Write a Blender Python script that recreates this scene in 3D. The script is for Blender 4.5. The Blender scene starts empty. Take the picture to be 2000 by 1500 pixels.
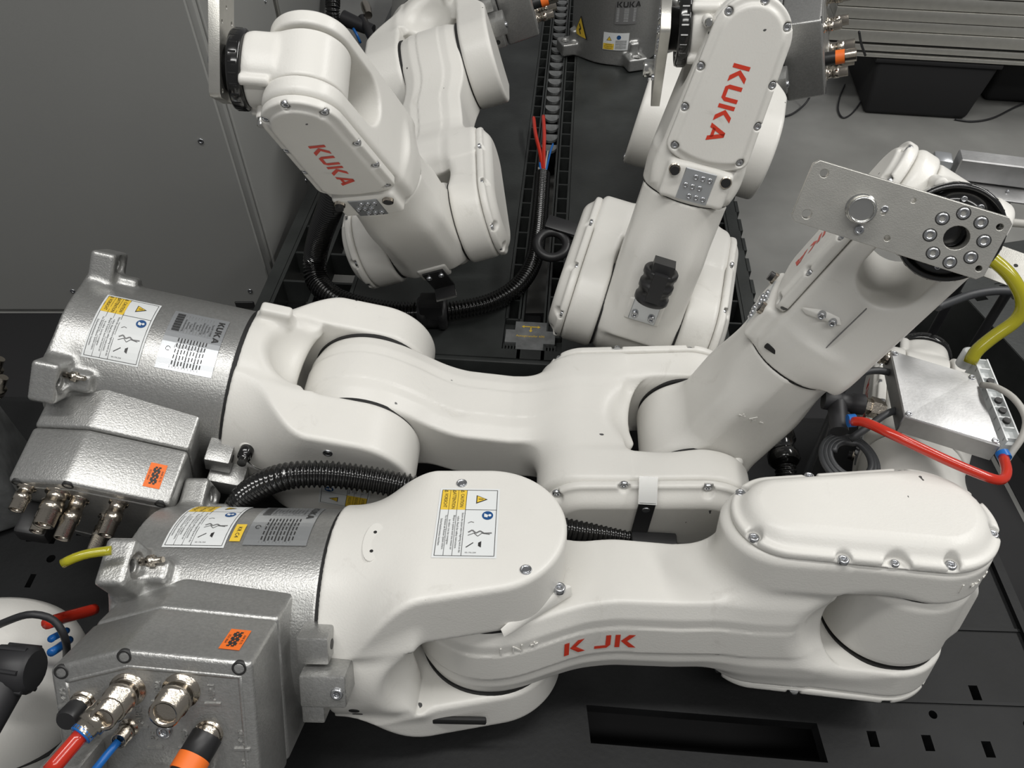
import bpy, bmesh, math, random
import numpy as np
from mathutils import Matrix, Vector, Euler
PI = math.pi
rad = math.radians
random.seed(4)
S = bpy.context.scene
COL = S.collection

# ------------------------------------------------------------------ camera, world, lights, exposure
FPX = 1502.0
PITCH = 0.8309
CAMZ = 1.10
cam = bpy.data.objects.new('camera', bpy.data.cameras.new('camera'))
COL.objects.link(cam)
cam.location = (0, 0, CAMZ)
cam.rotation_euler = (PI / 2 - PITCH, 0, 0)
cam.data.sensor_width = 36.0
cam.data.lens = 36.0 * FPX / 2000.0
cam.data.clip_start = 0.02
S.camera = cam
w = bpy.data.worlds.new('room_light'); S.world = w
w.use_nodes = True
w.node_tree.nodes['Background'].inputs[0].default_value = (0.86, 0.86, 0.86, 1)
w.node_tree.nodes['Background'].inputs[1].default_value = 0.22
def area(name, loc, rot, sx, sy, power, col=(1, 0.985, 0.955)):
    l = bpy.data.lights.new(name, 'AREA'); l.shape = 'RECTANGLE'; l.size = sx; l.size_y = sy
    l.energy = power; l.color = col
    o = bpy.data.objects.new(name, l); COL.objects.link(o); o.location = loc; o.rotation_euler = rot
    o['label'] = 'ceiling tube lamp above the pallets'; o['kind'] = 'helper'
    return o
area('ceiling_lamp', (-0.35, 0.35, 2.9), (0, 0, 0), 2.2, 0.20, 33)
area('ceiling_lamp', (2.0, 1.2, 2.5), (rad(35), 0, rad(90)), 2.4, 0.22, 42)
area('ceiling_lamp', (0.5, -0.9, 2.9), (rad(-10), 0, 0), 2.4, 0.25, 30)
S.view_settings.view_transform = 'Standard'
S.view_settings.look = 'None'
S.view_settings.exposure = -0.03
S.view_settings.gamma = 1.0
S.view_settings.use_curve_mapping = False

# ------------------------------------------------------------------ materials
def new_mat(name):
    m = bpy.data.materials.new(name); m.use_nodes = True
    return m, m.node_tree, m.node_tree.nodes['Principled BSDF']
def noise(nt, scale, detail=3, rough=0.55, coord='Object'):
    tc = nt.nodes.new('ShaderNodeTexCoord'); n = nt.nodes.new('ShaderNodeTexNoise')
    n.inputs['Scale'].default_value = scale; n.inputs['Detail'].default_value = detail
    n.inputs['Roughness'].default_value = rough
    nt.links.new(tc.outputs[coord], n.inputs['Vector'])
    return n
def ramp(nt, src, stops):
    r = nt.nodes.new('ShaderNodeValToRGB')
    while len(r.color_ramp.elements) < len(stops): r.color_ramp.elements.new(0.5)
    for e, (p, c) in zip(r.color_ramp.elements, stops):
        e.position = p; e.color = (c[0], c[1], c[2], 1) if len(c) == 3 else c
    nt.links.new(src, r.inputs[0])
    return r
def mat(name, col, rough=0.5, metal=0.0, bump=0.0, bscale=300, var=0.0, vscale=8, coat=0.0, spec=0.5, trans=0.0):
    m, nt, b = new_mat(name)
    b.inputs['Base Color'].default_value = (*col, 1)
    b.inputs['Roughness'].default_value = rough
    b.inputs['Metallic'].default_value = metal
    b.inputs['Specular IOR Level'].default_value = spec
    b.inputs['Coat Weight'].default_value = coat
    b.inputs['Coat Roughness'].default_value = 0.15
    b.inputs['Transmission Weight'].default_value = trans
    if var > 0:
        n = noise(nt, vscale, 5)
        lo = tuple(max(0, c * (1 - var)) for c in col); hi = tuple(min(1, c * (1 + var)) for c in col)
        r = ramp(nt, n.outputs['Fac'], [(0.3, lo), (0.7, hi)])
        nt.links.new(r.outputs[0], b.inputs['Base Color'])
    if bump > 0:
        n2 = noise(nt, bscale, 2)
        bp = nt.nodes.new('ShaderNodeBump'); bp.inputs['Strength'].default_value = bump
        bp.inputs['Distance'].default_value = 0.001
        nt.links.new(n2.outputs['Fac'], bp.inputs['Height']); nt.links.new(bp.outputs[0], b.inputs['Normal'])
    return m
def white_paint(name='white_paint', base=(0.715, 0.703, 0.665), scuff=(0.50, 0.48, 0.44)):
    m, nt, b = new_mat(name)
    b.inputs['Roughness'].default_value = 0.36
    b.inputs['Specular IOR Level'].default_value = 0.4
    n = noise(nt, 6, 6, 0.6)
    r = ramp(nt, n.outputs['Fac'], [(0.25, tuple(c * 0.94 for c in base)), (0.6, base)])
    # thin scuffs and smears on the paint
    n3 = noise(nt, 14, 8, 0.75); n3.inputs['Distortion'].default_value = 1.2
    r3 = ramp(nt, n3.outputs['Fac'], [(0.60, (0, 0, 0)), (0.76, (1, 1, 1))])
    mx = nt.nodes.new('ShaderNodeMix'); mx.data_type = 'RGBA'
    sc = nt.nodes.new('ShaderNodeMath'); sc.operation = 'MULTIPLY'; sc.inputs[1].default_value = 0.5
    nt.links.new(r3.outputs[0], sc.inputs[0]); nt.links.new(sc.outputs[0], mx.inputs[0])
    nt.links.new(r.outputs[0], mx.inputs[6]); mx.inputs[7].default_value = (*scuff, 1)
    # tiny dark nicks
    n4 = noise(nt, 55, 2, 0.5)
    r4 = ramp(nt, n4.outputs['Fac'], [(0.768, (0, 0, 0)), (0.774, (1, 1, 1))])
    mx2 = nt.nodes.new('ShaderNodeMix'); mx2.data_type = 'RGBA'
    nt.links.new(r4.outputs[0], mx2.inputs[0]); nt.links.new(mx.outputs[2], mx2.inputs[6])
    mx2.inputs[7].default_value = (0.08, 0.08, 0.08, 1)
    nt.links.new(mx2.outputs[2], b.inputs['Base Color'])
    n2 = noise(nt, 420, 3)
    bp = nt.nodes.new('ShaderNodeBump'); bp.inputs['Strength'].default_value = 0.16; bp.inputs['Distance'].default_value = 0.001
    nt.links.new(n2.outputs['Fac'], bp.inputs['Height']); nt.links.new(bp.outputs[0], b.inputs['Normal'])
    return m
M = {}
M['white'] = white_paint()
M['silver'] = mat('silver_cast_paint', (0.40, 0.40, 0.39), 0.36, 0.75, 0.35, 500, 0.10, 300)
M['seam'] = mat('black_seam', (0.012, 0.012, 0.012), 0.7)
M['screw'] = mat('zinc_screw', (0.50, 0.51, 0.53), 0.25, 0.95)
M['dark'] = mat('dark_hole', (0.02, 0.02, 0.02), 0.5)
M['steel'] = mat('bright_steel', (0.62, 0.62, 0.60), 0.22, 1.0)
M['nickel'] = mat('nickel_connector', (0.55, 0.50, 0.43), 0.2, 1.0, 0.2, 700)
M['alu'] = mat('milled_aluminium', (0.60, 0.59, 0.55), 0.38, 0.85, 0.15, 900, 0.05, 60)
M['alu_box'] = mat('scratched_aluminium', (0.46, 0.46, 0.46), 0.42, 0.9, 0.1, 300, 0.28, 14)
M['black_gloss'] = mat('black_gloss_plastic', (0.006, 0.006, 0.006), 0.14, 0, 0, coat=0.5)
M['black'] = mat('black_plastic', (0.015, 0.015, 0.016), 0.42)
M['rubber'] = mat('black_rubber', (0.018, 0.018, 0.02), 0.5)
M['cable'] = mat('dark_grey_cable', (0.035, 0.037, 0.04), 0.45)
M['cable_lt'] = mat('light_grey_cable', (0.42, 0.41, 0.38), 0.5)
M['red'] = mat('red_hose', (0.50, 0.025, 0.01), 0.2, coat=0.4)
M['redprint'] = mat('red_print', (0.62, 0.045, 0.02), 0.45)
M['blue'] = mat('blue_tube', (0.01, 0.13, 0.45), 0.35)
M['yellow_hose'] = mat('yellow_hose', (0.36, 0.33, 0.012), 0.2, coat=0.5)
M['yellow'] = mat('yellow_print', (0.78, 0.53, 0.05), 0.5)
M['paper'] = mat('label_paper', (0.72, 0.74, 0.74), 0.42)
M['ink'] = mat('black_ink', (0.025, 0.025, 0.025), 0.5)
M['grey_ink'] = mat('grey_ink', (0.16, 0.16, 0.16), 0.5)
M['plate'] = mat('silver_foil_plate', (0.58, 0.60, 0.62), 0.28, 0.8)
M['blueprint'] = mat('blue_print', (0.01, 0.07, 0.22), 0.5)
M['orange'] = mat('orange_sticker', (0.85, 0.17, 0.02), 0.5)
M['cabinet'] = mat('grey_cabinet_paint', (0.27, 0.272, 0.262), 0.42, 0.0, 0.12, 700, 0.02, 4)
M['floor'] = mat('grey_painted_floor', (0.22, 0.22, 0.21), 0.33, 0, 0.05, 60, 0.16, 5)
M['pallet'] = mat('dark_pallet_plastic', (0.032, 0.035, 0.034), 0.40, 0, 0.25, 160, 0.35, 9)
M['deck'] = mat('black_deck_plastic', (0.010, 0.0105, 0.011), 0.58, 0, 0.25, 160, 0.35, 9, spec=0.3)
M['pallet_lt'] = mat('grey_pallet_insert', (0.17, 0.175, 0.175), 0.5, 0, 0.2, 160, 0.3, 40)
M['black_mat'] = mat('black_foam', (0.010, 0.010, 0.011), 0.75)  # paints the shade on the floor; bin, crate and case share this black

# ------------------------------------------------------------------ mesh helpers
def mesh_from(verts, faces, name='mesh', smooth=True):
    me = bpy.data.meshes.new(name)
    me.from_pydata([tuple(v) for v in verts], [], [tuple(f) for f in faces])
    if smooth:
        me.polygons.foreach_set('use_smooth', [True] * len(me.polygons))
    me.update()
    return me
def place(name, me, m=None, parent=None, Mx=None, kind=None):
    o = bpy.data.objects.new(name, me); COL.objects.link(o)
    if m is not None and me is not None and len(me.materials) == 0:
        me.materials.append(m)
    if parent is not None: o.parent = parent
    if Mx is not None: o.matrix_local = Mx
    if kind: o['kind'] = kind
    return o
def tag(o, label, cat, group=None, kind=None):
    o['label'] = label; o['category'] = cat
    if group: o['group'] = group
    if kind: o['kind'] = kind
    return o
def empty(name, Mx=None):
    o = bpy.data.objects.new(name, None); COL.objects.link(o); o.empty_display_size = 0.05
    if Mx is not None: o.matrix_world = Mx
    return o
class MB:
    """collects simple shapes into one mesh"""
    def __init__(s): s.v = []; s.f = []; s.sm = []
    def add(s, v, f, smooth=False):
        k = len(s.v); s.v += [tuple(x) for x in v]; s.f += [tuple(i + k for i in q) for q in f]; s.sm += [smooth] * len(f); return s
    def box(s, c, h, Mx=None):
        v = [Vector((c[0] + sx * h[0], c[1] + sy * h[1], c[2] + sz * h[2])) for sx in (-1, 1) for sy in (-1, 1) for sz in (-1, 1)]
        if Mx: v = [Mx @ q for q in v]
        return s.add(v, [(0, 1, 3, 2), (4, 6, 7, 5), (0, 4, 5, 1), (2, 3, 7, 6), (0, 2, 6, 4), (1, 5, 7, 3)])
    def cyl(s, p0, p1, r0, r1=None, n=24, prof=None):
        """lathe from p0 to p1; prof = list of (t along, radius)"""
        p0 = Vector(p0); p1 = Vector(p1); ax = (p1 - p0); L = ax.length; ax.normalize()
        u = ax.orthogonal().normalized(); w_ = ax.cross(u)
        if prof is None: prof = [(0, r0), (L, r0 if r1 is None else r1)]
        vs = []; fs = []
        for t, r in prof:
            for i in range(n):
                a = 2 * PI * i / n
                vs.append(p0 + ax * t + (u * math.cos(a) + w_ * math.sin(a)) * r)
        for j in range(len(prof) - 1):
            for i in range(n):
                fs.append((j * n + i, j * n + (i + 1) % n, (j + 1) * n + (i + 1) % n, (j + 1) * n + i))
        s.add(vs, fs, n >= 10)
        k = len(prof) - 1
        s.add(vs[:n], [tuple(range(n - 1, -1, -1))]); s.add(vs[k * n:], [tuple(range(n))])
        return s
    def mesh(s, name='mesh'):
        me = bpy.data.meshes.new(name); me.from_pydata(s.v, [], s.f)
        me.polygons.foreach_set('use_smooth', s.sm); me.update(); return me
def hull_mesh(points, bevel=0.004, seg=3, name='hull'):
    bm = bmesh.new()
    for p in points: bm.verts.new(p)
    r = bmesh.ops.convex_hull(bm, input=bm.verts)
    bmesh.ops.delete(bm, geom=list({g for g in r['geom_interior'] if isinstance(g, bmesh.types.BMVert)}), context='VERTS')
    bmesh.ops.dissolve_limit(bm, angle_limit=rad(2), verts=bm.verts, edges=bm.edges)
    if bevel > 0:
        bmesh.ops.bevel(bm, geom=list(bm.edges), offset=bevel, segments=seg, profile=0.5, affect='EDGES', clamp_overlap=True)
    bmesh.ops.recalc_face_normals(bm, faces=bm.faces)
    me = bpy.data.meshes.new(name); bm.to_mesh(me); bm.free()
    me.polygons.foreach_set('use_smooth', [True] * len(me.polygons))
    try: me.set_sharp_from_angle(angle=rad(35))
    except Exception: pass
    return me
def rbox_mesh(c, h, bevel=0.003, seg=2):
    return hull_mesh([(c[0] + sx * h[0], c[1] + sy * h[1], c[2] + sz * h[2]) for sx in (-1, 1) for sy in (-1, 1) for sz in (-1, 1)], bevel, seg)
def bez(pts, n=60):
    """Catmull-Rom through points"""
    P = [Vector(p) for p in pts]; P = [P[0] * 2 - P[1]] + P + [P[-1] * 2 - P[-2]]
    out = []; k = len(P) - 3
    for i in range(k):
        m_ = max(2, n // k)
        for j in range(m_):
            t = j / m_; a, b, c, d = P[i:i + 4]
            out.append(0.5 * ((2 * b) + (c - a) * t + (2 * a - 5 * b + 4 * c - d) * t * t + (3 * b - a - 3 * c + d) * t ** 3))
    out.append(P[-2]); return out
def resample(path, step):
    d = [0]
    for a, b in zip(path, path[1:]): d.append(d[-1] + (b - a).length)
    n = max(2, int(d[-1] / step)); out = []; j = 0
    for i in range(n + 1):
        t = d[-1] * i / n
        while j < len(d) - 2 and d[j + 1] < t: j += 1
        f = (t - d[j]) / max(1e-9, d[j + 1] - d[j]); out.append(path[j].lerp(path[j + 1], f))
    return out
def sweep(path, rfun, n=12, name='tube', cap=True):
    vs = []; fs = []; u = None
    for i, p in enumerate(path):
        t = (path[min(i + 1, len(path) - 1)] - path[max(i - 1, 0)]).normalized()
        if u is None: u = t.orthogonal().normalized()
        u = (u - t * u.dot(t)).normalized(); w_ = t.cross(u); r = rfun(i)
        for k in range(n):
            a = 2 * PI * k / n; vs.append(p + (u * math.cos(a) + w_ * math.sin(a)) * r)
    for i in range(len(path) - 1):
        for k in range(n):
            fs.append((i * n + k, i * n + (k + 1) % n, (i + 1) * n + (k + 1) % n, (i + 1) * n + k))
    if cap:
        fs.append(tuple(range(n - 1, -1, -1))); fs.append(tuple(range((len(path) - 1) * n, len(path) * n)))
    return mesh_from(vs, fs, name)
def tube(pts, r, n=12, step=0.006): return sweep(resample(bez(pts), step), lambda i: r, n)
def corrugated(pts, r, pitch=0.0064):
    path = resample(bez(pts, 120), pitch / 6)
    prof = [r * 0.96, r, r * 0.96, r * 0.82, r * 0.80, r * 0.82]
    return sweep(path, lambda i: prof[i % 6], 20)
def W(px, py, z):
    """the point of height z that the 2000 x 1500 picture shows at px, py: only used to lay things out in the room"""
    s, c = math.sin(PITCH), math.cos(PITCH)
    a, b = (px - 1000) / FPX, (py - 750) / FPX
    d = Vector((a, -s * b + c, -c * b - s)); t = (z - CAMZ) / d.z
    return Vector((0, 0, CAMZ)) + d * t

# ------------------------------------------------------------------ distance-field modelling (castings with fillets)
def smin(a, b, k):
    h = np.clip(0.5 + 0.5 * (b - a) / k, 0, 1); return b * (1 - h) + a * h - k * h * (1 - h)
def smax(a, b, k): return -smin(-a, -b, k)
def sub(a, b, k=0.0): return np.maximum(a, -b) if k == 0 else smax(a, -b, k)
def sbox(P, c, h, r=0.0):
    q = [np.abs(P[i] - c[i]) - h[i] + r for i in range(3)]
    return np.sqrt(sum(np.maximum(v, 0) ** 2 for v in q)) + np.minimum(np.maximum(q[0], np.maximum(q[1], q[2])), 0) - r
def ext(d2, h, r=0.0):
    """h: signed distance along the extrusion axis"""
    a = d2 + r; b = h + r
    return np.minimum(np.maximum(a, b), 0) + np.sqrt(np.maximum(a, 0) ** 2 + np.maximum(b, 0) ** 2) - r
def rng(t, a, b): return np.abs(t - (a + b) / 2) - (b - a) / 2
def circ(x, y, cx, cy, r): return np.hypot(x - cx, y - cy) - r
def cap2(x, y, ax, ay, ra, bx, by, rb):
    h = math.hypot(bx - ax, by - ay); ux, uy = (bx - ax) / h, (by - ay) / h
    px = x - ax; py = y - ay
    v = px * ux + py * uy; u = np.abs(-px * uy + py * ux)
    b = (ra - rb) / h; a = math.sqrt(1 - b * b); k = -b * u + a * v
    return np.where(k < 0, np.hypot(u, v) - ra, np.where(k > a * h, np.hypot(u, v - h) - rb, u * a + v * b - ra))
def mesh_sdf(f, lo, hi, h, name='casting'):
    ax = [np.arange(lo[i], hi[i] + h, h, dtype=np.float32) for i in range(3)]
    G = np.meshgrid(*ax, indexing='ij', sparse=True)
    V = np.broadcast_to(f(G), tuple(len(a) for a in ax)).astype(np.float32)
    n = V.shape; ins = V < 0
    c = np.zeros(tuple(k - 1 for k in n), np.int8)
    for dx in (0, 1):
        for dy in (0, 1):
            for dz in (0, 1):
                c += ins[dx:n[0] - 1 + dx, dy:n[1] - 1 + dy, dz:n[2] - 1 + dz]
    act = (c > 0) & (c < 8); idx = np.full(c.shape, -1, np.int64)
    I = np.argwhere(act); idx[act] = np.arange(len(I))
    acc = np.zeros((len(I), 3)); cnt = np.zeros(len(I))
    for d in range(3):
        o = [(0, 0), (0, 1), (1, 0), (1, 1)]; oth = [k for k in range(3) if k != d]
        for a, b in o:
            s0 = [0, 0, 0]; s0[oth[0]] = a; s0[oth[1]] = b; s1 = list(s0); s1[d] = 1
            v0 = V[I[:, 0] + s0[0], I[:, 1] + s0[1], I[:, 2] + s0[2]]; v1 = V[I[:, 0] + s1[0], I[:, 1] + s1[1], I[:, 2] + s1[2]]
            cr = (v0 < 0) != (v1 < 0); t = np.where(cr, v0 / np.where(cr, v0 - v1, 1), 0)
            p = np.tile(np.array(s0, float), (len(I), 1)); p[:, d] = t
            acc += p * cr[:, None]; cnt += cr
    loc = I + acc / cnt[:, None]
    X = loc * h + np.array(lo)
    def ff(X): return np.asarray(f([X[:, 0], X[:, 1], X[:, 2]]))
    e = h * 0.2
    X0 = X.copy()
    for _ in range(3):
        v = ff(X); g = np.stack([(ff(X + e * np.eye(3)[k]) - ff(X - e * np.eye(3)[k])) / (2 * e) for k in range(3)], 1)
        gg = (g * g).sum(1) + 1e-6
        X = X - np.clip(v / gg, -h, h)[:, None] * g
        X = np.clip(X, X0 - h * 0.8, X0 + h * 0.8)
    quads = []
    for d in range(3):
        a, b = [(1, 2), (2, 0), (0, 1)][d]
        sl0 = [slice(1, n[k] - 1) for k in range(3)]; sl0[d] = slice(0, n[d] - 1)
        sl1 = list(sl0); sl1[d] = slice(1, n[d])
        v0 = ins[tuple(sl0)]; v1 = ins[tuple(sl1)]
        for sgn, mk in ((1, v0 & ~v1), (-1, ~v0 & v1)):
            E = np.argwhere(mk)
            if not len(E): continue
            off = np.ones(3, int); off[d] = 0; E = E + off
            def cell(da, db):
                q = E.copy(); q[:, a] += da; q[:, b] += db; return idx[q[:, 0], q[:, 1], q[:, 2]]
            Q = np.stack([cell(-1, -1), cell(0, -1), cell(0, 0), cell(-1, 0)], 1)
            quads.append(Q if sgn > 0 else Q[:, ::-1])
    Q = np.concatenate(quads)
    me = bpy.data.meshes.new(name)
    me.vertices.add(len(X)); me.vertices.foreach_set('co', X.astype(np.float32).ravel())
    me.loops.add(len(Q) * 4); me.loops.foreach_set('vertex_index', Q.ravel().astype(np.int32))
    me.polygons.add(len(Q)); me.polygons.foreach_set('loop_start', np.arange(0, len(Q) * 4, 4, dtype=np.int32))
    me.polygons.foreach_set('use_smooth', np.ones(len(Q), bool))
    me.update(calc_edges=True); me.validate()
    return me

# ------------------------------------------------------------------ robot dimensions (metres)
hr, h2, a2 = 0.2344, 0.396, 0.0139
r2, yM, s1, s2, yT = 0.0827, 0.1221, 0.0516, -0.0616, -0.1197
L2, c3, s3, t3, T3, r3 = 0.4375, 0.1328, 0.0877, -0.0269, -0.0733, 0.0659
h4, r4, o4, L3 = 0.2075, 0.060, 0.014, 0.4084
ym = (s3 + t3) / 2
RC = 0.109
HV = 0.0026

Z0 = 0.028
def f_base(P):
    x, y, z = P
    d = ext(np.hypot(x, y) - (RC - 0.002), rng(z, Z0, hr - 0.0012), 0.002)
    fl = sbox(P, (0, 0, Z0 + 0.008), (0.090, 0.090, 0.008), 0.004)
    d = smin(d, fl, 0.014)
    ax, ay = np.abs(x), np.abs(y)
    u = (ax + ay) / math.sqrt(2); v = (ax - ay) / math.sqrt(2)
    lug = sbox([u, v, z], (0.121, 0, Z0 + 0.015), (0.024, 0.024, 0.015), 0.005)
    rib = sbox([u, v, z], (0.106, 0, Z0 + 0.030), (0.012, 0.012, 0.026), 0.006)
    d = smin(d, smin(lug, rib, 0.010), 0.007)
    hole = np.maximum(np.hypot(u - 0.130, v) - 0.0068, -(z - Z0 - 0.004))
    cb = np.maximum(np.hypot(u - 0.130, v) - 0.0115, -(z - Z0 - 0.026))
    d = sub(d, np.minimum(hole, cb), 0.0015)
    return d
def f_column(P):
    x, y, z = P
    body = ext(np.hypot(x, y) - RC, rng(z, hr + 0.0012, 0.330), 0.004)
    t = np.clip((z - hr - 0.005) / 0.100, 0, 1); t = t * t * (3 - 2 * t)
    cy = np.sqrt(np.maximum(RC * RC - x * x, 0.0))
    o = smin(cap2(x, z, 0, 0.275, 0.094, a2, h2, r2), cap2(x, z, 0, hr - 0.05, RC - 0.004, 0, 0.26, RC - 0.012), 0.02)
    lm = ext(o, (np.maximum(y - (cy + (yM - cy) * t), s1 + 0.001 - y)) * 0.9, 0.006)
    lt = ext(o, (np.maximum(-y - (cy + (-yT - cy) * t), y - s2 + 0.001)) * 0.9, 0.006)
    d = smin(body, np.minimum(lm, lt), 0.014)
    d = np.maximum(d, -(z - hr - 0.0012))
    # fork gap with a round floor, and the scooped pockets on both sides
    gap = ext(cap2(x, z, a2, h2, r2 + 0.014, a2, h2 + 0.2, r2 + 0.014), rng(y, s2 - 0.0006, s1 + 0.0006), 0.0)
    gap2 = np.maximum(rng(y, s2 - 0.0006, s1 + 0.0006), -(z - 0.322))
    d = sub(d, np.minimum(gap, gap2), 0.0012)
    for sx in (-1, 1):
        if sx > 0: pk = np.sqrt(((x - 0.118) / 0.060) ** 2 + ((z - 0.312) / 0.050) ** 2 + ((y + 0.005) / 0.054) ** 2) - 1
        else: pk = np.sqrt(((x + 0.118) / 0.070) ** 2 + ((z - 0.335) / 0.040) ** 2 + ((y + 0.005) / 0.054) ** 2) - 1
        d = sub(d, pk * 0.045, 0.016)
    # small cast stop on the ring
    st = sbox([x, y, z], (0.104, -0.050, 0.262), (0.014, 0.009, 0.020), 0.005)
    d = smin(d, st, 0.008)
    return d
def rim2(l, n):
    nk = np.minimum(cap2(l, n, 0, 0, 0.054, 0.20, 0.012, 0.047), cap2(l, n, 0.20, 0.012, 0.047, L2, 0, 0.052))
    return smin(circ(l, n, 0, 0, r2), nk, 0.045)
def f_link(P):
    l, y, n = P
    d2 = rim2(l, n)
    yc = (s1 + s2) / 2
    t = np.clip((l - 0.070) / 0.075, 0, 1); t = t * t * (3 - 2 * t)
    ylo = s2 + 0.014 * t; yhi = s1 + 0.014 * t
    ay = np.abs(y - yc - 0.014 * t)
    g = 0.30 * np.maximum(ay - 0.036, 0) + 0.0014 * np.clip((ay - 0.020) / 0.002, 0, 1)
    main = ext(np.maximum(d2, l - L2 + 0.02) + g, np.maximum(ylo - y, y - yhi) * 0.97, 0.0035)
    arm2 = cap2(l, n, 0.305, 0, 0.052, L2, 0, r3 + 0.002)
    am = ext(arm2, rng(y, s3, c3), 0.006)
    at = ext(arm2, rng(y, T3, t3), 0.006)
    neck = ext(np.maximum(cap2(l, n, 0.29, 0, 0.052, 0.34, 0, 0.055), l - 0.345), rng(y, T3, c3), 0.008)
    d = smin(main, smin(neck, np.minimum(am, at), 0.012), 0.030)
    gap = ext(cap2(l, n, L2, 0, r3 + 0.012, L2 + 0.2, 0, r3 + 0.012), rng(y, t3, s3), 0.0)
    gap2 = ext(cap2(l, n, L2 - 0.03, 0.0, 0.062, L2, 0, 0.070), rng(y, t3, s3), 0)
    d = sub(d, np.minimum(gap, gap2), 0.0016)
    for sn in (-1, 1):
        pk = np.sqrt(((l - 0.385) / 0.072) ** 2 + ((n - sn * 0.082) / 0.050) ** 2 + ((y - ym) / 0.066) ** 2) - 1
        d = sub(d, pk * 0.05, 0.010)
    return d
def f_cover(P, y0, y1, sg):
    l, y, n = P
    o = cap2(l, n, 0.300, 0, 0.053, L2, 0, r3 + 0.002)
    ya = y0 + sg * 0.0008; yb = y0 + sg * 0.012; yc = y1
    base = ext(o, rng(y, min(ya, yb), max(ya, yb)), 0.004)
    t = np.clip((y - yb) * sg / abs(yc - yb), 0, 1.5)
    dome = ext(o + 0.010 + 0.012 * t * t, rng(y, min(ya, yc), max(ya, yc)), 0.004)
    return smin(base, dome, 0.008)
COVER_SCREWS = [(0.262, -0.030), (0.262, 0.030), (0.340, -0.056), (0.340, 0.056), (0.438, -0.0605), (0.438, 0.0605), (0.495, -0.022), (0.495, 0.022)]
def f_cover_m(P):
    d = f_cover(P, c3, c3 + 0.026, 1)
    for l, n in COVER_SCREWS:
        d = sub(d, np.maximum(np.hypot(P[0] - l, P[2] - n * 1.01) - 0.0075, -(P[1] - c3 - 0.006)), 0.002)
    d = sub(d, np.maximum(np.hypot(P[0] - 0.388, P[2] - 0.064) - 0.013, -(P[1] - c3 - 0.004)), 0.002)
    return d
def f_cover_t(P):
    d = f_cover(P, T3, T3 - 0.022, -1)
    for l, n in COVER_SCREWS:
        d = sub(d, np.maximum(np.hypot(P[0] - l, P[2] - n * 1.01) - 0.007, (P[1] - T3 + 0.006)), 0.002)
    return d
def f_elbow(P):
    l, y, n = P; yy = y - ym; nn = n - o4
    ball = ext(np.hypot(l, n) - r3, rng(yy, -0.0565, 0.0565), 0.015)
    ch = smax(smax(np.abs(yy) - 0.0565, np.maximum(nn - 0.060, -nn - 0.056), 0.004), (np.abs(yy) + np.abs(nn)) * 0.7071 - 0.0665, 0.006)
    t = np.clip((l - 0.115) / 0.075, 0, 1); t = t * t * (3 - 2 * t)
    prof = ch * (1 - t) + (np.hypot(yy, nn) - r4) * t
    d = smin(ext(prof, rng(l, -0.005, h4 - 0.0012), 0.002), ball, 0.014)
    d = np.maximum(d, l - h4 + 0.0012)
    d = np.maximum(d, np.abs(yy) - 0.0565)
    return d
def f_wrist(P):
    l, y, n = P            # l along, n towards the cover, origin on axis at seam
    Lw = L3 - h4
    cyl = ext(np.hypot(y, n) - r4, rng(l, 0.0012, 0.05), 0.002)
    o = cap2(l, y, 0.035, 0, 0.057, Lw, 0, 0.046)
    blk = ext(np.maximum(o, -(l - 0.010)), rng(n, -0.060, 0.044), 0.008)
    d = smin(cyl, blk, 0.016)
    d = np.maximum(d, -(l - 0.0012))
    slot = ext(cap2(l, y, Lw - 0.040, 0, 0.050, Lw + 0.2, 0, 0.20), rng(n, -0.040, 0.022), 0.006)
    slot = np.maximum(slot, rng(n, -0.041, 0.023))
    slot2 = np.maximum(ext(cap2(l, n, Lw - 0.048, -0.009, 0.031, Lw + 0.2, -0.009, 0.031), rng(y, -0.1, 0.1), 0), -(l - 0.07))
    d = sub(d, slot2, 0.004)
    pad = sbox([l, y, n], (0.026, 0, 0.050), (0.024, 0.042, 0.012), 0.006)
    d = smin(d, pad, 0.006)
    return d
def f_wcover(P):
    l, y, n = P
    Lw = L3 - h4
    o = smax(cap2(l, y, 0.035, 0, 0.0535, Lw, 0, 0.0455), 0.047 + 5.0 * y * y - l, 0.010)
    b = ext(o, rng(n, 0.0447, 0.056), 0.003)
    t = ext(o + 0.010, rng(n, 0.0447, 0.0605), 0.003)
    d = smin(b, t, 0.006)
    for a, c in WSC:
        d = sub(d, np.maximum(np.hypot(l - a, y - c) - 0.0052, -(n - 0.052)), 0.001)
    return d
WSC = [(0.066, 0.0415), (0.066, -0.0415), (0.112, 0.0455), (0.112, -0.0455), (0.160, 0.0435), (0.160, -0.0435), (0.222, 0.034), (0.222, -0.034), (0.2415, 0.0)]
def f_hand(P):
    l, y, n = P            # l = tool direction, n = A5 axis, origin at A5
    c = ext(np.hypot(l, y) - 0.043, rng(n, -0.037, 0.020), 0.003)
    b = sbox([l, y, n], (0.020, 0, -0.009), (0.045, 0.036, 0.0285), 0.012)
    t = ext(np.hypot(y, n + 0.009) - 0.0385, rng(l, 0.030, 0.064), 0.003)
    d = smin(smin(c, b, 0.008), t, 0.008)
    for s_ in (-1, 1):
        d = smin(d, ext(np.hypot(y - 0.028 * s_, n + 0.009 - 0.030) - 0.006, rng(l, 0.034, 0.066), 0.002), 0.003)
    return d
import time as _t
_t0 = _t.time()
G = {}
G['base'] = mesh_sdf(f_base, (-0.135, -0.135, -0.004), (0.135, 0.135, hr + 0.004), HV)
G['column'] = mesh_sdf(f_column, (-0.125, -0.126, hr - 0.003), (0.130, 0.128, h2 + r2 + 0.005), HV)
G['link'] = mesh_sdf(f_link, (-r2 - 0.005, T3 - 0.005, -r2 - 0.005), (L2 + r3 + 0.008, c3 + 0.005, r2 + 0.005), HV)
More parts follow.
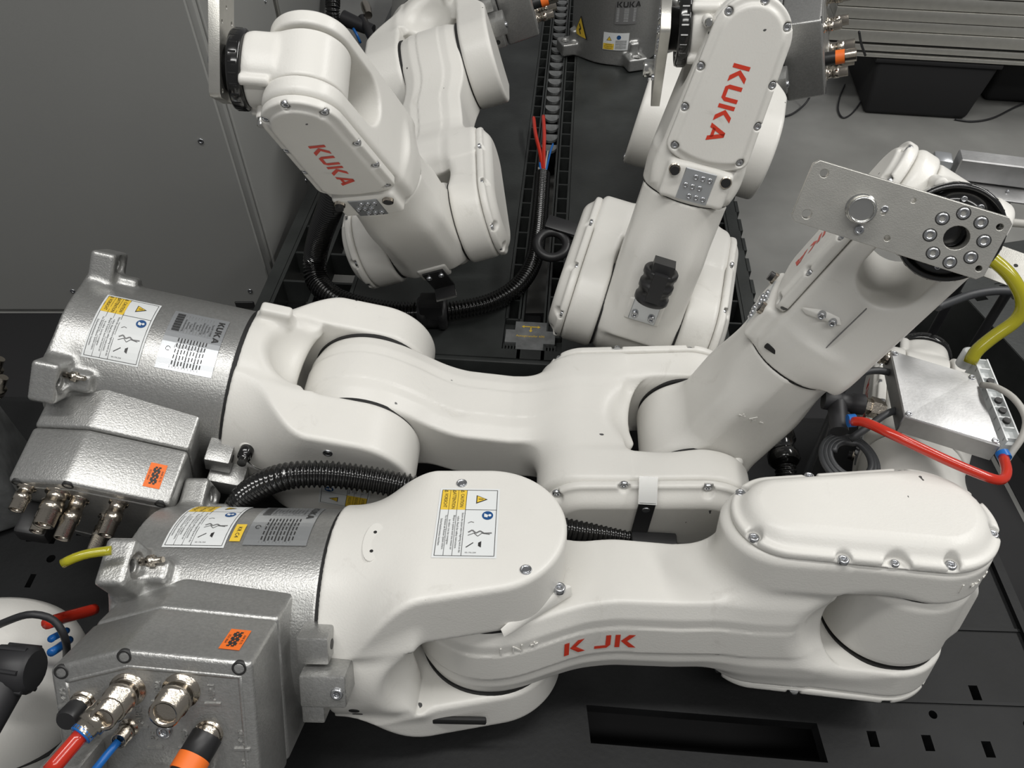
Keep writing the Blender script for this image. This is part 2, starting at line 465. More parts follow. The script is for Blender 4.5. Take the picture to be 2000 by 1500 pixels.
G['cover_m'] = mesh_sdf(f_cover_m, (0.24, c3 - 0.004, -0.075), (L2 + r3 + 0.008, c3 + 0.032, 0.080), 0.002)
G['cover_t'] = mesh_sdf(f_cover_t, (0.24, T3 - 0.028, -0.075), (L2 + r3 + 0.008, T3 + 0.004, 0.075), 0.002)
G['elbow'] = mesh_sdf(f_elbow, (-0.075, t3 - 0.005, -0.075), (h4 + 0.004, s3 + 0.005, 0.085), HV)
G['wrist'] = mesh_sdf(f_wrist, (-0.004, -0.070, -0.070), (L3 - h4 + 0.052, 0.070, 0.070), 0.0022)
G['wcover'] = mesh_sdf(f_wcover, (0.012, -0.060, 0.040), (L3 - h4 + 0.052, 0.060, 0.068), 0.0015)
G['hand'] = mesh_sdf(f_hand, (-0.05, -0.052, -0.062), (0.072, 0.052, 0.045), 0.002)

# ------------------------------------------------------------------ lettering
def text_geo(txt, size, ext_=0.0):
    cu = bpy.data.curves.new('t', 'FONT'); cu.body = txt; cu.size = size; cu.extrude = ext_
    cu.resolution_u = 2; cu.align_x = 'CENTER'; cu.align_y = 'CENTER'
    o = bpy.data.objects.new('t', cu); COL.objects.link(o)
    dg = bpy.context.evaluated_depsgraph_get(); dg.update()
    me = bpy.data.meshes.new_from_object(o.evaluated_get(dg))
    v = [tuple(q.co) for q in me.vertices]; f = [tuple(p.vertices) for p in me.polygons]
    bpy.data.objects.remove(o); bpy.data.curves.remove(cu); bpy.data.meshes.remove(me)
    return v, f
def stroke(pts, w_):
    """flat strip along a polyline (2D)"""
    v = []; f = []
    for (ax, ay), (bx, by) in zip(pts, pts[1:]):
        dx, dy = bx - ax, by - ay; L = math.hypot(dx, dy) or 1; nx, ny = -dy / L * w_ / 2, dx / L * w_ / 2
        k = len(v); v += [(ax + nx, ay + ny), (bx + nx, by + ny), (bx - nx, by - ny), (ax - nx, ay - ny)]; f.append((k + 3, k + 2, k + 1, k))
    return v, f
def poly_letters(word, H):
    """wide bold capitals as polygons; returns (verts, faces, width)"""
    V = []; F_ = []; x0 = 0.0; s = 0.24
    def q(*p):
        k = len(V); V.extend([(x0 + a * H, b * H) for a, b in p]); F_.append(tuple(range(k, k + len(p))))
    for ch in word:
        if ch == 'K':
            q((0, 0), (s, 0), (s, 1), (0, 1)); q((s + .04, .5), (s + .34, .5), (.98, 1), (.66, 1)); q((s + .04, .5), (.70, 0), (1.04, 0), (s + .34, .5)); wd = 1.06
        elif ch == 'U':
            q((0, .22), (s, .22), (s, 1), (0, 1)); q((.72, .22), (.72 + s, .22), (.72 + s, 1), (.72, 1)); q((.16, 0), (.80, 0), (.96, .22), (0, .22)); wd = 1.02
        elif ch == 'J':
            q((.55, .22), (.55 + s, .22), (.55 + s, 1), (.55, 1)); q((.02, 0), (.62, 0), (.79, .22), (.02, .22)); wd = .88
        elif ch == 'A':
            q((0, 0), (.27, 0), (.66, 1), (.40, 1)); q((.80, 0), (1.08, 0), (.68, 1), (.42, 1)); q((.22, .17), (.86, .17), (.78, .36), (.30, .36)); wd = 1.1
        else: wd = .6
        x0 += (wd + .12) * H
    return V, F_, x0 - .12 * H
class Print:
    """flat print on a surface: layers of 2D polygons per material, mapped to 3D"""
    def __init__(s): s.L = []
    def poly(s, m, v, f, z): s.L.append((m, v, f, z)); return s
    def rect(s, m, x0, y0, x1, y1, z, n=1, k=1):
        v = []; f = []
        for i in range(n + 1):
            for j in range(k + 1): v.append((x0 + (x1 - x0) * i / n, y0 + (y1 - y0) * j / k))
        for i in range(n):
            for j in range(k): a = i * (k + 1) + j; f.append((a, a + k + 1, a + k + 2, a + 1))
        return s.poly(m, v, f, z)
    def line(s, m, pts, w_, z): v, f = stroke(pts, w_); return s.poly(m, v, f, z)
    def text(s, m, txt, size, cx, cy, z, rot=0.0, sx=1.0):
        v, f = text_geo(txt, size); c, si = math.cos(rot), math.sin(rot)
        v = [(cx + c * a * sx - si * b, cy + si * a * sx + c * b) for a, b, _ in v]
        return s.poly(m, v, f, z)
    def build(s, name, parent, fn, Mx=None):
        V = []; F_ = []; mi = []; mats = []
        for m, v, f, z in s.L:
            if m not in mats: mats.append(m)
            k = len(V); V += [tuple(fn(a, b, z)) for a, b, *_ in v]; F_ += [tuple(i + k for i in q) for q in f]; mi += [mats.index(m)] * len(f)
        me = bpy.data.meshes.new(name); me.from_pydata(V, [], F_)
        for m in mats: me.materials.append(M[m])
        me.polygons.foreach_set('material_index', mi); me.update()
        return place(name, me, None, parent, Mx)
def warning_label(full=True):
    """x 0..0.062 to the right, y 0..-0.092 down; wording runs downwards"""
    p = Print(); w_, h_ = 0.064, 0.092
    p.rect('paper', 0, 0, w_, -h_, 0.0003, 8, 12)
    e = 0.0025
    for a, b in (((e, -e), (w_ - e, -e)), ((w_ - e, -e), (w_ - e, -h_ + e)), ((e, -h_ + e), (w_ - e, -h_ + e)), ((e, -h_ + e), (e, -e))):
        n = 6; p.line('ink', [(a[0] + (b[0] - a[0]) * i / n, a[1] + (b[1] - a[1]) * i / n) for i in range(n + 1)], 0.0006, 0.0006)
    p.rect('yellow', e, -e, 0.029, -0.030, 0.0005, 4, 4)
    for i, t in enumerate(('VORSICHT', 'ATTENTION', 'CAUTION')):
        x = e + 0.0045 + i * 0.0087
        p.text('ink', t, 0.0052, x, -0.0175, 0.0008, -PI / 2, 0.80)
        p.line('ink', [(x + 0.0018, -0.0042), (x - 0.0018, -0.0030), (x - 0.0018, -0.0054), (x + 0.0018, -0.0042)], 0.0005, 0.0008)
        if i: p.line('ink', [(x - 0.0044, -e), (x - 0.0044, -0.015), (x - 0.0044, -0.030), (x - 0.0044, -0.05), (x - 0.0044, -0.07), (x - 0.0044, -h_ + e)], 0.0004, 0.0007)
    p.line('ink', [(0.029, -e), (0.029, -0.03), (0.029, -0.05), (0.029, -0.07), (0.029, -h_ + e)], 0.0005, 0.0007)
    p.line('ink', [(0.029, -0.030), (0.045, -0.030), (w_ - e, -0.030)], 0.0005, 0.0007)
    # warning triangle
    p.poly('ink', [(0.0395, -0.0095), (0.0395, -0.0215), (0.0515, -0.0155)], [(0, 1, 2)], 0.0006)
    p.poly('yellow', [(0.0405, -0.0110), (0.0405, -0.0200), (0.0495, -0.0155)], [(0, 1, 2)], 0.0009)
    p.line('ink', [(0.0420, -0.0155), (0.0470, -0.0155)], 0.0010, 0.0011)
    # blue disc with reader
    p.poly('blueprint', [(0.0525 + 0.0058 * math.cos(a * PI / 12), -0.0375 + 0.0058 * math.sin(a * PI / 12)) for a in range(24)], [tuple(range(24))], 0.0006)
    p.poly('paper', [(0.0490, -0.0350), (0.0490, -0.0395), (0.0525, -0.0405), (0.0530, -0.0370)], [(0, 1, 2, 3)], 0.0009)
    p.poly('paper', [(0.0548 + 0.0017 * math.cos(a * PI / 4), -0.0375 + 0.0017 * math.sin(a * PI / 4)) for a in range(8)], [tuple(range(8))], 0.0009)
    # lines of small print
    rows = ['Secure the system before beginning work on the', 'robot. Read the safety instructions.', 'Bloquer le systeme avant tous travaux sur', 'le robot. Lire les consignes.', 'Vor Arbeiten am Roboter System sichern.', 'Sicherheitshinweise beachten.']
    for i, t in enumerate(rows):
        x = 0.0268 - i * 0.0043
        p.text('ink', t, 0.0031, x, -0.0600, 0.0008, -PI / 2, 0.84 if len(t) > 36 else 0.95)
    # small sketch of the arm, a spanner and the part number
    p.line('grey_ink', [(0.034, -0.060), (0.038, -0.057), (0.042, -0.061), (0.046, -0.058), (0.050, -0.061), (0.058, -0.0605)], 0.0016, 0.0006)
    p.line('ink', [(0.034, -0.064), (0.040, -0.061), (0.044, -0.065), (0.048, -0.061), (0.056, -0.0625)], 0.0006, 0.0008)
    p.line('grey_ink', [(0.033, -0.048), (0.036, -0.046), (0.039, -0.047)], 0.0008, 0.0006)
    p.line('ink', [(0.033, -0.079), (0.040, -0.073)], 0.0010, 0.0006)
    p.poly('ink', [(0.045, -0.073), (0.048, -0.071), (0.048, -0.079), (0.045, -0.077)], [(0, 1, 2, 3)], 0.0006)
    p.text('grey_ink', '00-196-204', 0.0024, 0.038, -0.0855, 0.0007)
    return p
def type_plate():
    p = Print(); w_, h_ = 0.066, 0.084
    p.rect('plate', 0, 0, w_, -h_, 0.0003, 8, 12)
    v, f, wd = poly_letters('KUKA', 0.0075)
    p.poly('ink', [(w_ - 0.004 - b * 1.0, -0.006 - a) for a, b in [(q[0], 0.0075 - q[1]) for q in v]], [tuple(reversed(q)) for q in f], 0.0008)
    txt = ['Type KR 10 R900', 'Serial No.', 'Trafoanschluss', 'Schaltschrank Typ', 'Artikel Nr.', 'Baujahr', 'Gewicht 52 kg', 'Traglast', 'Reichweite', 'Antriebsspannung']
    for i, t in enumerate(txt):
        x = w_ - 0.016 - i * 0.0036
        p.text('ink', t, 0.0030, x, -0.022, 0.0008, -PI / 2, 0.9)
        for k in range(5):
            y = -0.042 - k * 0.0075
            p.line('ink', [(x, y), (x, y - 0.005 - 0.001 * ((i * 7 + k * 3) % 3))], 0.0013, 0.0007)
        p.line('grey_ink', [(x - 0.0018, -0.005), (x - 0.0018, -0.03), (x - 0.0018, -0.055), (x - 0.0018, -h_ + 0.003)], 0.0003, 0.0007)
    # bar code
    y = -0.004; k = 0
    while y > -0.032:
        t = 0.0004 + 0.0004 * ((k * 5) % 3); p.rect('ink', 0.005, y, 0.014, y - t, 0.0008, 2, 1); y -= t + 0.0006; k += 1
    p.poly('ink', [(0.009 + r_ * math.cos(a * PI / 8), -0.058 + r_ * math.sin(a * PI / 8)) for r_ in (0.0030, 0.0022) for a in range(16)],
           [(a, (a + 1) % 16, 16 + (a + 1) % 16, 16 + a) for a in range(14)], 0.0008)
    return p
def on_cyl(R, ang0, z0, sgn=1):
    """print x -> +z of the base, print -y -> growing angle"""
    def fn(x, y, z):
        a = ang0 - y / R; return ((R + z) * math.cos(a), (R + z) * math.sin(a), z0 + x)
    return fn
WL = warning_label(); TP = type_plate()

# ------------------------------------------------------------------ small hardware
def cap_screw(p, d, r=0.0045, h=0.003):
    p = Vector(p); d = Vector(d).normalized(); m_ = MB()
    m_.cyl(p, p + d * h, r, n=16, prof=[(0, r), (h * .8, r), (h, r * .85), (h, r * .5), (h * .4, r * .45)])
    return m_.mesh('screw')
SCREWS = {}
def screw(parent, p, d, r=0.0045, h=0.003, name='screw'):
    k = (round(r, 4), round(h, 4))
    if k not in SCREWS:
        SCREWS[k] = cap_screw((0, 0, 0), (0, 0, 1), r, h); SCREWS[k].materials.append(M['screw'])
    q = Vector((0, 0, 1)).rotation_difference(Vector(d))
    return place(name, SCREWS[k], None, parent, Matrix.Translation(Vector(p)) @ q.to_matrix().to_4x4())
def frame(o, X, Y, Z):
    m_ = Matrix(((X[0], Y[0], Z[0], o[0]), (X[1], Y[1], Z[1], o[1]), (X[2], Y[2], Z[2], o[2]), (0, 0, 0, 1)))
    return m_
SEAM = {}
def seam_disc(parent, name, c, d, r, t=0.004):
    k = (round(r, 4), t)
    if k not in SEAM:
        SEAM[k] = MB().cyl((0, 0, -t / 2), (0, 0, t / 2), r, n=64).mesh('seam'); SEAM[k].materials.append(M['seam'])
    q = Vector((0, 0, 1)).rotation_difference(Vector(d))
    return place(name, SEAM[k], None, parent, Matrix.Translation(Vector(c)) @ q.to_matrix().to_4x4())
def cyl_part(parent, name, m, p0, p1, prof, n=24, Mx=None):
    return place(name, MB().cyl(p0, p1, 0, n=n, prof=prof).mesh(name), M[m], parent, Mx)

# connector housing in the base frame, +X radial
PAN = [(-0.052, 0.034), (-0.071, 0.098), (-0.061, 0.208), (0.092, 0.208), (0.098, 0.098), (0.080, 0.034)]
XP = 0.202
def conn_hulls():
    lo = [(0.02, y * 1.03, z) for y, z in PAN]; mid = [(0.132, y * 1.01, z) for y, z in PAN]
    mid2 = [(0.1332, y * 1.01, z) for y, z in PAN]; hi = [(XP, y * 0.98, z) for y, z in PAN]
    return hull_mesh(lo + mid, 0.0045, 3), hull_mesh(mid2 + hi, 0.0045, 3)
G['box_in'], G['box_out'] = conn_hulls()
def connector_panel(bx, detail):
    """things on the face at x = XP"""
    X = XP - 0.001
    # raised frame line
    pts = [(X, 0.012 + (y - 0.012) * 0.80, 0.018 + z * 0.86) for y, z in PAN]; pts.append(pts[0])
    path = []
    for a, b in zip(pts, pts[1:]):
        for t in np.linspace(0, 1, 12, endpoint=False): path.append(Vector(a).lerp(Vector(b), float(t)))
    path.append(Vector(pts[0]))
    place('raised_frame', sweep(path, lambda i: 0.0022, 8), M['silver'], bx)
    for y, z in ((-0.048, 0.044), (-0.064, 0.100), (-0.055, 0.197), (0.072, 0.044), (0.090, 0.100), (0.084, 0.197)):
        yy = y
        cyl_part(bx, 'screw_hole', 'dark', (X - 0.002, yy, z), (X + 0.0022, yy, z), [(0, 0.0062), (0.0036, 0.0062), (0.0036, 0.0045), (0.0012, 0.0045)], 20)
def connector(parent, y, z, r, ln, m='nickel', cap=None, name='connector', tilt=(0, 0)):
    X = XP
    d = Vector((1, tilt[0], tilt[1])).normalized(); p0 = Vector((X - 0.002, y, z))
    prof = [(0, r * 1.25), (0.004, r * 1.25), (0.004, r * 0.95), (ln * .35, r * 0.95), (ln * .35, r * 1.1), (ln * .62, r * 1.1), (ln * .62, r), (ln, r), (ln, r * .75), (ln * .9, r * .7)]
    o = place(name, MB().cyl(p0, p0 + d * ln, 0, n=20, prof=prof).mesh(name), M[m], parent)
    return o, p0, d

def make_robot(idx, loc, R, q2, q3, q4, q5, q6, phi, label, opts):
    root = empty('industrial_robot', frame(loc, R[0], R[1], R[2]))
    tag(root, label, 'robot', 'white robot arms lying on the pallets')
    # base
    Mb = Matrix.Rotation(rad(phi), 4, 'Z')
    base = place('base_casting', G['base'], M['silver'], root, Mb @ Matrix.Rotation(0, 4, 'Z'))
    fn = on_cyl(RC, rad(-83) - 0.046 / RC, 0.058)
    if opts.get('labels', True):
        WL.build('warning_label', base, on_cyl(RC - 0.0012, rad(-83) - 0.050 / RC, 0.064))['label'] = 'white warning label with yellow panel'
        TP.build('type_plate', base, on_cyl(RC - 0.0012, rad(-83) - 0.046 / RC, 0.146))['label'] = 'silver foil type plate with black print'
        if opts.get('sticker'):
            p = Print(); p.rect('yellow', 0, 0, 0.011, -0.026, 0.0003, 1, 4); p.text('ink', 'KR C4', 0.006, 0.0055, -0.013, 0.0007, -PI / 2)
            p.build('yellow_sticker', base, on_cyl(RC - 0.0012, rad(-83) + 0.008 / RC, 0.131))
    # ground stud with small nut on one lug
    cyl_part(base, 'ground_stud', 'nickel', (0.080, -0.090, 0.056), (0.082, -0.094, 0.078), [(0, .004), (.008, .004), (.008, .006), (.014, .006), (.014, .003), (.024, .003)], 14)
    bi = place('connector_housing', G['box_in'], M['silver'], root, Mb)
    bo = place('connector_cover', G['box_out'], M['silver'], root, Mb)
    connector_panel(bo, True)
    opts['panel'](bo)
    # mechanical stop blocks beside the ring
    st = place('stop_block', hull_mesh([(x, y, z) for x in (0.095, 0.130) for y in (-0.040, -0.012) for z in (0.222, 0.252)], 0.002, 2), M['silver'], root, Mb)
    cyl_part(st, 'bolt_hole', 'dark', (0.116, -0.026, 0.2505), (0.116, -0.026, 0.2525), [(0, .005), (.002, .005)], 16)
    st2 = place('stop_block', hull_mesh([(x, y, z) for x in (0.100, 0.142) for y in (-0.008, 0.026) for z in (0.226, 0.270)], 0.003, 2), M['silver'], root, Mb)
    screw(st2, (0.1405, 0.009, 0.262), (1, 0, 0), 0.006, 0.005)
    st3 = place('stop_block', hull_mesh([(x, y, z) for x in (0.098, 0.126) for y in (0.034, 0.054) for z in (0.222, 0.244)], 0.002, 2), M['silver'], root, Mb)
    seam_disc(root, 'joint_seam', (0, 0, hr), (0, 0, 1), RC - 0.0012, 0.006)
    # column
    col = place('rotating_column', G['column'], M['white'], root)
    seam_disc(root, 'joint_seam', (a2, s1, h2), (0, 1, 0), r2 - 0.003, 0.006)
    seam_disc(root, 'joint_seam', (a2, s2, h2), (0, 1, 0), r2 - 0.003, 0.006)
    for (x, z) in ((0.072, 0.366), (-0.045, 0.437)):
        cyl_part(col, 'cover_screw', 'screw', (x, yM - 0.0002, z), (x, yM + 0.0012, z), [(0, .0058), (.0014, .0058), (.0014, .0046), (.0006, .0046), (.0006, .003), (.0016, .003)], 20)
    # oval pad with two plugs on the column
    opts['column'](col)
    # link
    u = Vector((math.sin(q2), 0, math.cos(q2))); Yv = Vector((0, 1, 0)); N = u.cross(Yv)
    A2 = Vector((a2, 0, h2)); Ml = frame(A2, u, Yv, N)
    link = place('link_arm', G['link'], M['white'], root, Ml)
    cm = place('motor_cover', G['cover_m'], M['white'], root, Ml)
    ct = place('belt_cover', G['cover_t'], M['white'], root, Ml)
    for l, n in COVER_SCREWS:
        screw(cm, (l, c3 + 0.0055, n * 1.01), (0, 1, 0), 0.0052, 0.004)
        screw(ct, (l, T3 - 0.0055, n * 1.01), (0, -1, 0), 0.0048, 0.004)
    screw(cm, (0.388, c3 + 0.004, 0.058), (0, 1, 0), 0.0042, 0.003)
    seam_disc(root, 'joint_seam', A2 + u * L2 + Yv * s3, Yv, r3 - 0.003, 0.005)
    seam_disc(root, 'joint_seam', A2 + u * L2 + Yv * t3, Yv, r3 - 0.003, 0.005)
    opts['link'](link)
    # elbow
    f = q2 + q3
    fd = Vector((math.sin(f), 0, math.cos(f))); fN = fd.cross(Yv); A3 = A2 + u * L2
    Me = frame(A3, fd, Yv, fN)
    elbow = place('elbow', G['elbow'], M['white'], root, Me)
    opts['elbow'](elbow)
    ws = A3 + fd * h4 + fN * o4 + Yv * ym
    seam_disc(root, 'joint_seam', ws, fd, r4 - 0.0015, 0.005)
    # wrist
    Yw = Yv * math.cos(q4) + fN * math.sin(q4); Nw = fd.cross(Yw)
    Mw = frame(ws, fd, Yw, Nw)
    wr = place('wrist', G['wrist'], M['white'], root, Mw)
    wc = place('wrist_cover', G['wcover'], M['white'], root, Mw)
    for a, c in WSC[:]:
        screw(wc, (a, c, 0.0515), (0, 0, 1), 0.0042, 0.0035)
    p = Print(); v, ff, wd = poly_letters('KUKA', 0.0198)
    # word runs from the flange end towards the seam
    p.poly('redprint', [(a - wd / 2, b - 0.00925) for a, b in v], ff, 0.0)
    sg = opts.get('word', 1)
    p.build('lettering', wc, lambda x, y, z: (0.128 - sg * x, -sg * y, 0.0609))
    # connector field near the seam
    pl = place('socket_plate', hull_mesh([(x, y, z) for x in (0.005, 0.046) for y in (-0.020, 0.020) for z in (0.058, 0.0632)], 0.0008, 1), M['plate'], wr)
    for i in range(3):
        for j in range(4):
            if (i + j) % 2 == 0 or j in (1, 2):
                cyl_part(pl, 'air_port', 'screw', (0.012 + i * 0.0125, -0.0135 + j * 0.0090, 0.0630), (0.012 + i * 0.0125, -0.0135 + j * 0.0090, 0.0654), [(0, .0034), (.002, .0034), (.002, .0018), (.0008, .0016)], 12)
    for sy in (-1, 1):
        cyl_part(wr, 'round_socket', 'nickel', (0.040, sy * 0.033, 0.054), (0.040, sy * 0.033, 0.071), [(0, .0085), (.004, .0085), (.004, .0072), (.011, .0072), (.011, .0055), (.006, .005)], 20)
        cyl_part(wr, 'socket_cap', 'black', (0.040, sy * 0.033, 0.060), (0.040, sy * 0.033, 0.076), [(0, .0056), (.006 + .004 * (sy > 0), .0056)], 16)
    v, ff = text_geo('+ 5 -', 0.013, 0.0007)
    place('cast_marking', mesh_from([(L3 - h4 + 0.033 - 0.0 * b, a, 0.0565 + c) if False else (0.2335 - b * sg * -1, a * sg, 0.0562 + c) for a, b, c in v], ff, 'm', False), M['white'], wc)
    lw_ = L3 - h4
    sl_ = place('stop_lug', MB().cyl((lw_ + 0.004, 0.050, 0.022), (lw_ + 0.004, 0.050, 0.042), 0, n=18, prof=[(0, .0065), (.018, .0065), (.020, .0055)]).box((lw_ + 0.002, 0.044, 0.032), (0.005, 0.007, 0.009)).mesh(), M['white'], wr)
    cyl_part(sl_, 'stop_pin', 'steel', (lw_ + 0.004, 0.050, 0.041), (lw_ + 0.004, 0.050, 0.051), [(0, .0045), (.009, .0045), (.010, .0035)], 16)
    # hand
    A5 = ws + fd * (L3 - h4)
    hd = fd * math.cos(q5) + Yw * math.sin(q5); hY = Nw.cross(hd)
    Mh = frame(A5, hd, hY, Nw)
    hand = place('hand', G['hand'], M['white'], root, Mh)
    Mf = Mh @ Matrix.Translation((0, 0, -0.009)) @ Matrix.Rotation(q6, 4, 'X')
    prof = [(0, .038), (.001, .0405), (.003, .0425), (.013, .0425), (.015, .0415), (.0155, .0385), (.0135, .0370), (.0125, .0340), (.0125, .0250), (.0235, .0245), (.0235, .010), (.014, .010)]
    fl = place('sealing_ring', MB().cyl((0.0642, 0, 0), (0.09, 0, 0), 0, n=72, prof=prof).mesh(), M['black_gloss'], root, Mf)
    me = MB()
    for i in range(24):
        a = i * PI / 12; me.cyl((0.0685, 0.0408 * math.cos(a), 0.0408 * math.sin(a)), (0.0765, 0.0408 * math.cos(a), 0.0408 * math.sin(a)), 0.0022, n=8)
    place('grip_rib', me.mesh(), M['black_gloss'], fl)
    for i in range(12):
        a = i * PI / 6 + .1; screw(fl, (0.0768, 0.0295 * math.cos(a), 0.0295 * math.sin(a)), (1, 0, 0), 0.0028, 0.002)
    if opts.get('plate'):
        x0, x1, hw = -0.033, 0.130, 0.0265
        bm = bmesh.new()
        outline = [(x0, -hw + .004), (x0 + .004, -hw), (x1 - .004, -hw), (x1, -hw + .004), (x1, hw - .004), (x1 - .004, hw), (x0 + .004, hw), (x0, hw - .004)]
        holes = [(0, 0, .0105)] + [(0.0205 * math.cos(a * PI / 4 + .2), 0.0205 * math.sin(a * PI / 4 + .2), .0044) for a in range(8)] + \
                [(0.119, 0.018, .0045), (0.119, -0.018, .0040), (0.050, 0.017, .003), (0.044, -0.018, .0026), (-0.027, 0.018, .0030), (-0.026, -0.018, .0032), (0.062, -0.002, .0026)]
        cu = bpy.data.curves.new('c', 'CURVE'); cu.dimensions = '2D'; cu.fill_mode = 'BOTH'; cu.extrude = 0.0055; cu.bevel_depth = 0.0005
        def spl(pts):
            s_ = cu.splines.new('POLY'); s_.points.add(len(pts) - 1); s_.use_cyclic_u = True
            for q, (a, b) in zip(s_.points, pts): q.co = (a, b, 0, 1)
        spl(outline)
        for cx, cy, r in holes[:1] + holes[9:]: spl([(cx + r * math.cos(k * PI / 10), cy + r * math.sin(k * PI / 10)) for k in range(20)])
        o = bpy.data.objects.new('c', cu); COL.objects.link(o)
        dg = bpy.context.evaluated_depsgraph_get(); dg.update(); me = bpy.data.meshes.new_from_object(o.evaluated_get(dg))
        bpy.data.objects.remove(o); bpy.data.curves.remove(cu); me.materials.clear(); me.materials.append(M['alu'])
        pm = Mf @ Matrix.Translation((0.0945, 0, 0)) @ frame((0, 0, 0), (0, 1, 0), (0, 0, 1), (1, 0, 0))
        pt = place('adapter_plate', me, M['alu'], root, pm)
        for cx, cy, r in holes[1:9]:
            screw(pt, (cx, cy, 0.0035), (0, 0, 1), 0.0048, 0.004)
            cyl_part(pt, 'counterbore', 'dark', (cx, cy, 0.0050), (cx, cy, 0.0062), [(0, .0056), (.0012, .0056), (.0012, .0049), (.0004, .0049)], 20)
        cyl_part(pt, 'locating_pin', 'steel', (0.080, 0.0, 0.005), (0.080, 0.0, 0.020), [(0, .0125), (.002, .0125), (.002, .0115), (.013, .0115), (.015, .0105), (.015, .0095), (.011, .009)], 40)
        screw(pt, (0.074, 0.017, 0.0055), (0, 0, 1), 0.004, 0.004)
        screw(pt, (0.062, -0.005, 0.0055), (0, 0, 1), 0.003, 0.002)
    opts['wrist'](wr, wc, root, Mw, Mh)
    return root
def nothing(*a): pass

# ---- pieces that differ from robot to robot
def orange_label(bo, zc=0.186):
    p = Print(); p.rect('orange', 0, 0, 0.018, -0.030, 0.0003)
    k = 0
    for i in range(11):
        for j in range(6):
            if (i * 5 + j * 7 + i * j) % 3: p.rect('ink', 0.005 + j * 0.0013, -0.004 - i * 0.0020, 0.0063 + j * 0.0013, -0.0060 - i * 0.0020, 0.0006)
    p.text('ink', '3521 0064', 0.003, 0.0025, -0.015, 0.0006, -PI / 2); p.text('ink', 'AAR 42 75', 0.003, 0.0155, -0.015, 0.0006, -PI / 2)
    def fn(x, y, z):
        zz = zc - 0.012 + x; t = (zz - 0.098) / 0.110; yw = -(0.071 - 0.010 * t)
        xx = XP - 0.045 - y; k_ = 1.01 - 0.03 * (xx - 0.1332) / (XP - 0.1332)
        return (xx, yw * k_ - z - 0.0004, zz)
    p.build('orange_sticker', bo, fn)['label'] = 'orange sticker with printed code'
def tags_on_panel(bo, L):
    for t, y, z in L:
        v, f = text_geo(t, 0.0085, 0.0005)
        place('cast_marking', mesh_from([(XP + 0.0006 + c, y - a, z - b) for a, b, c in v], f, 'm', False), M['silver'], bo)
        place('marking_edge', MB().box((XP, y + 0.011, z), (0.0016, 0.0009, 0.007)).mesh(), M['silver'], bo)
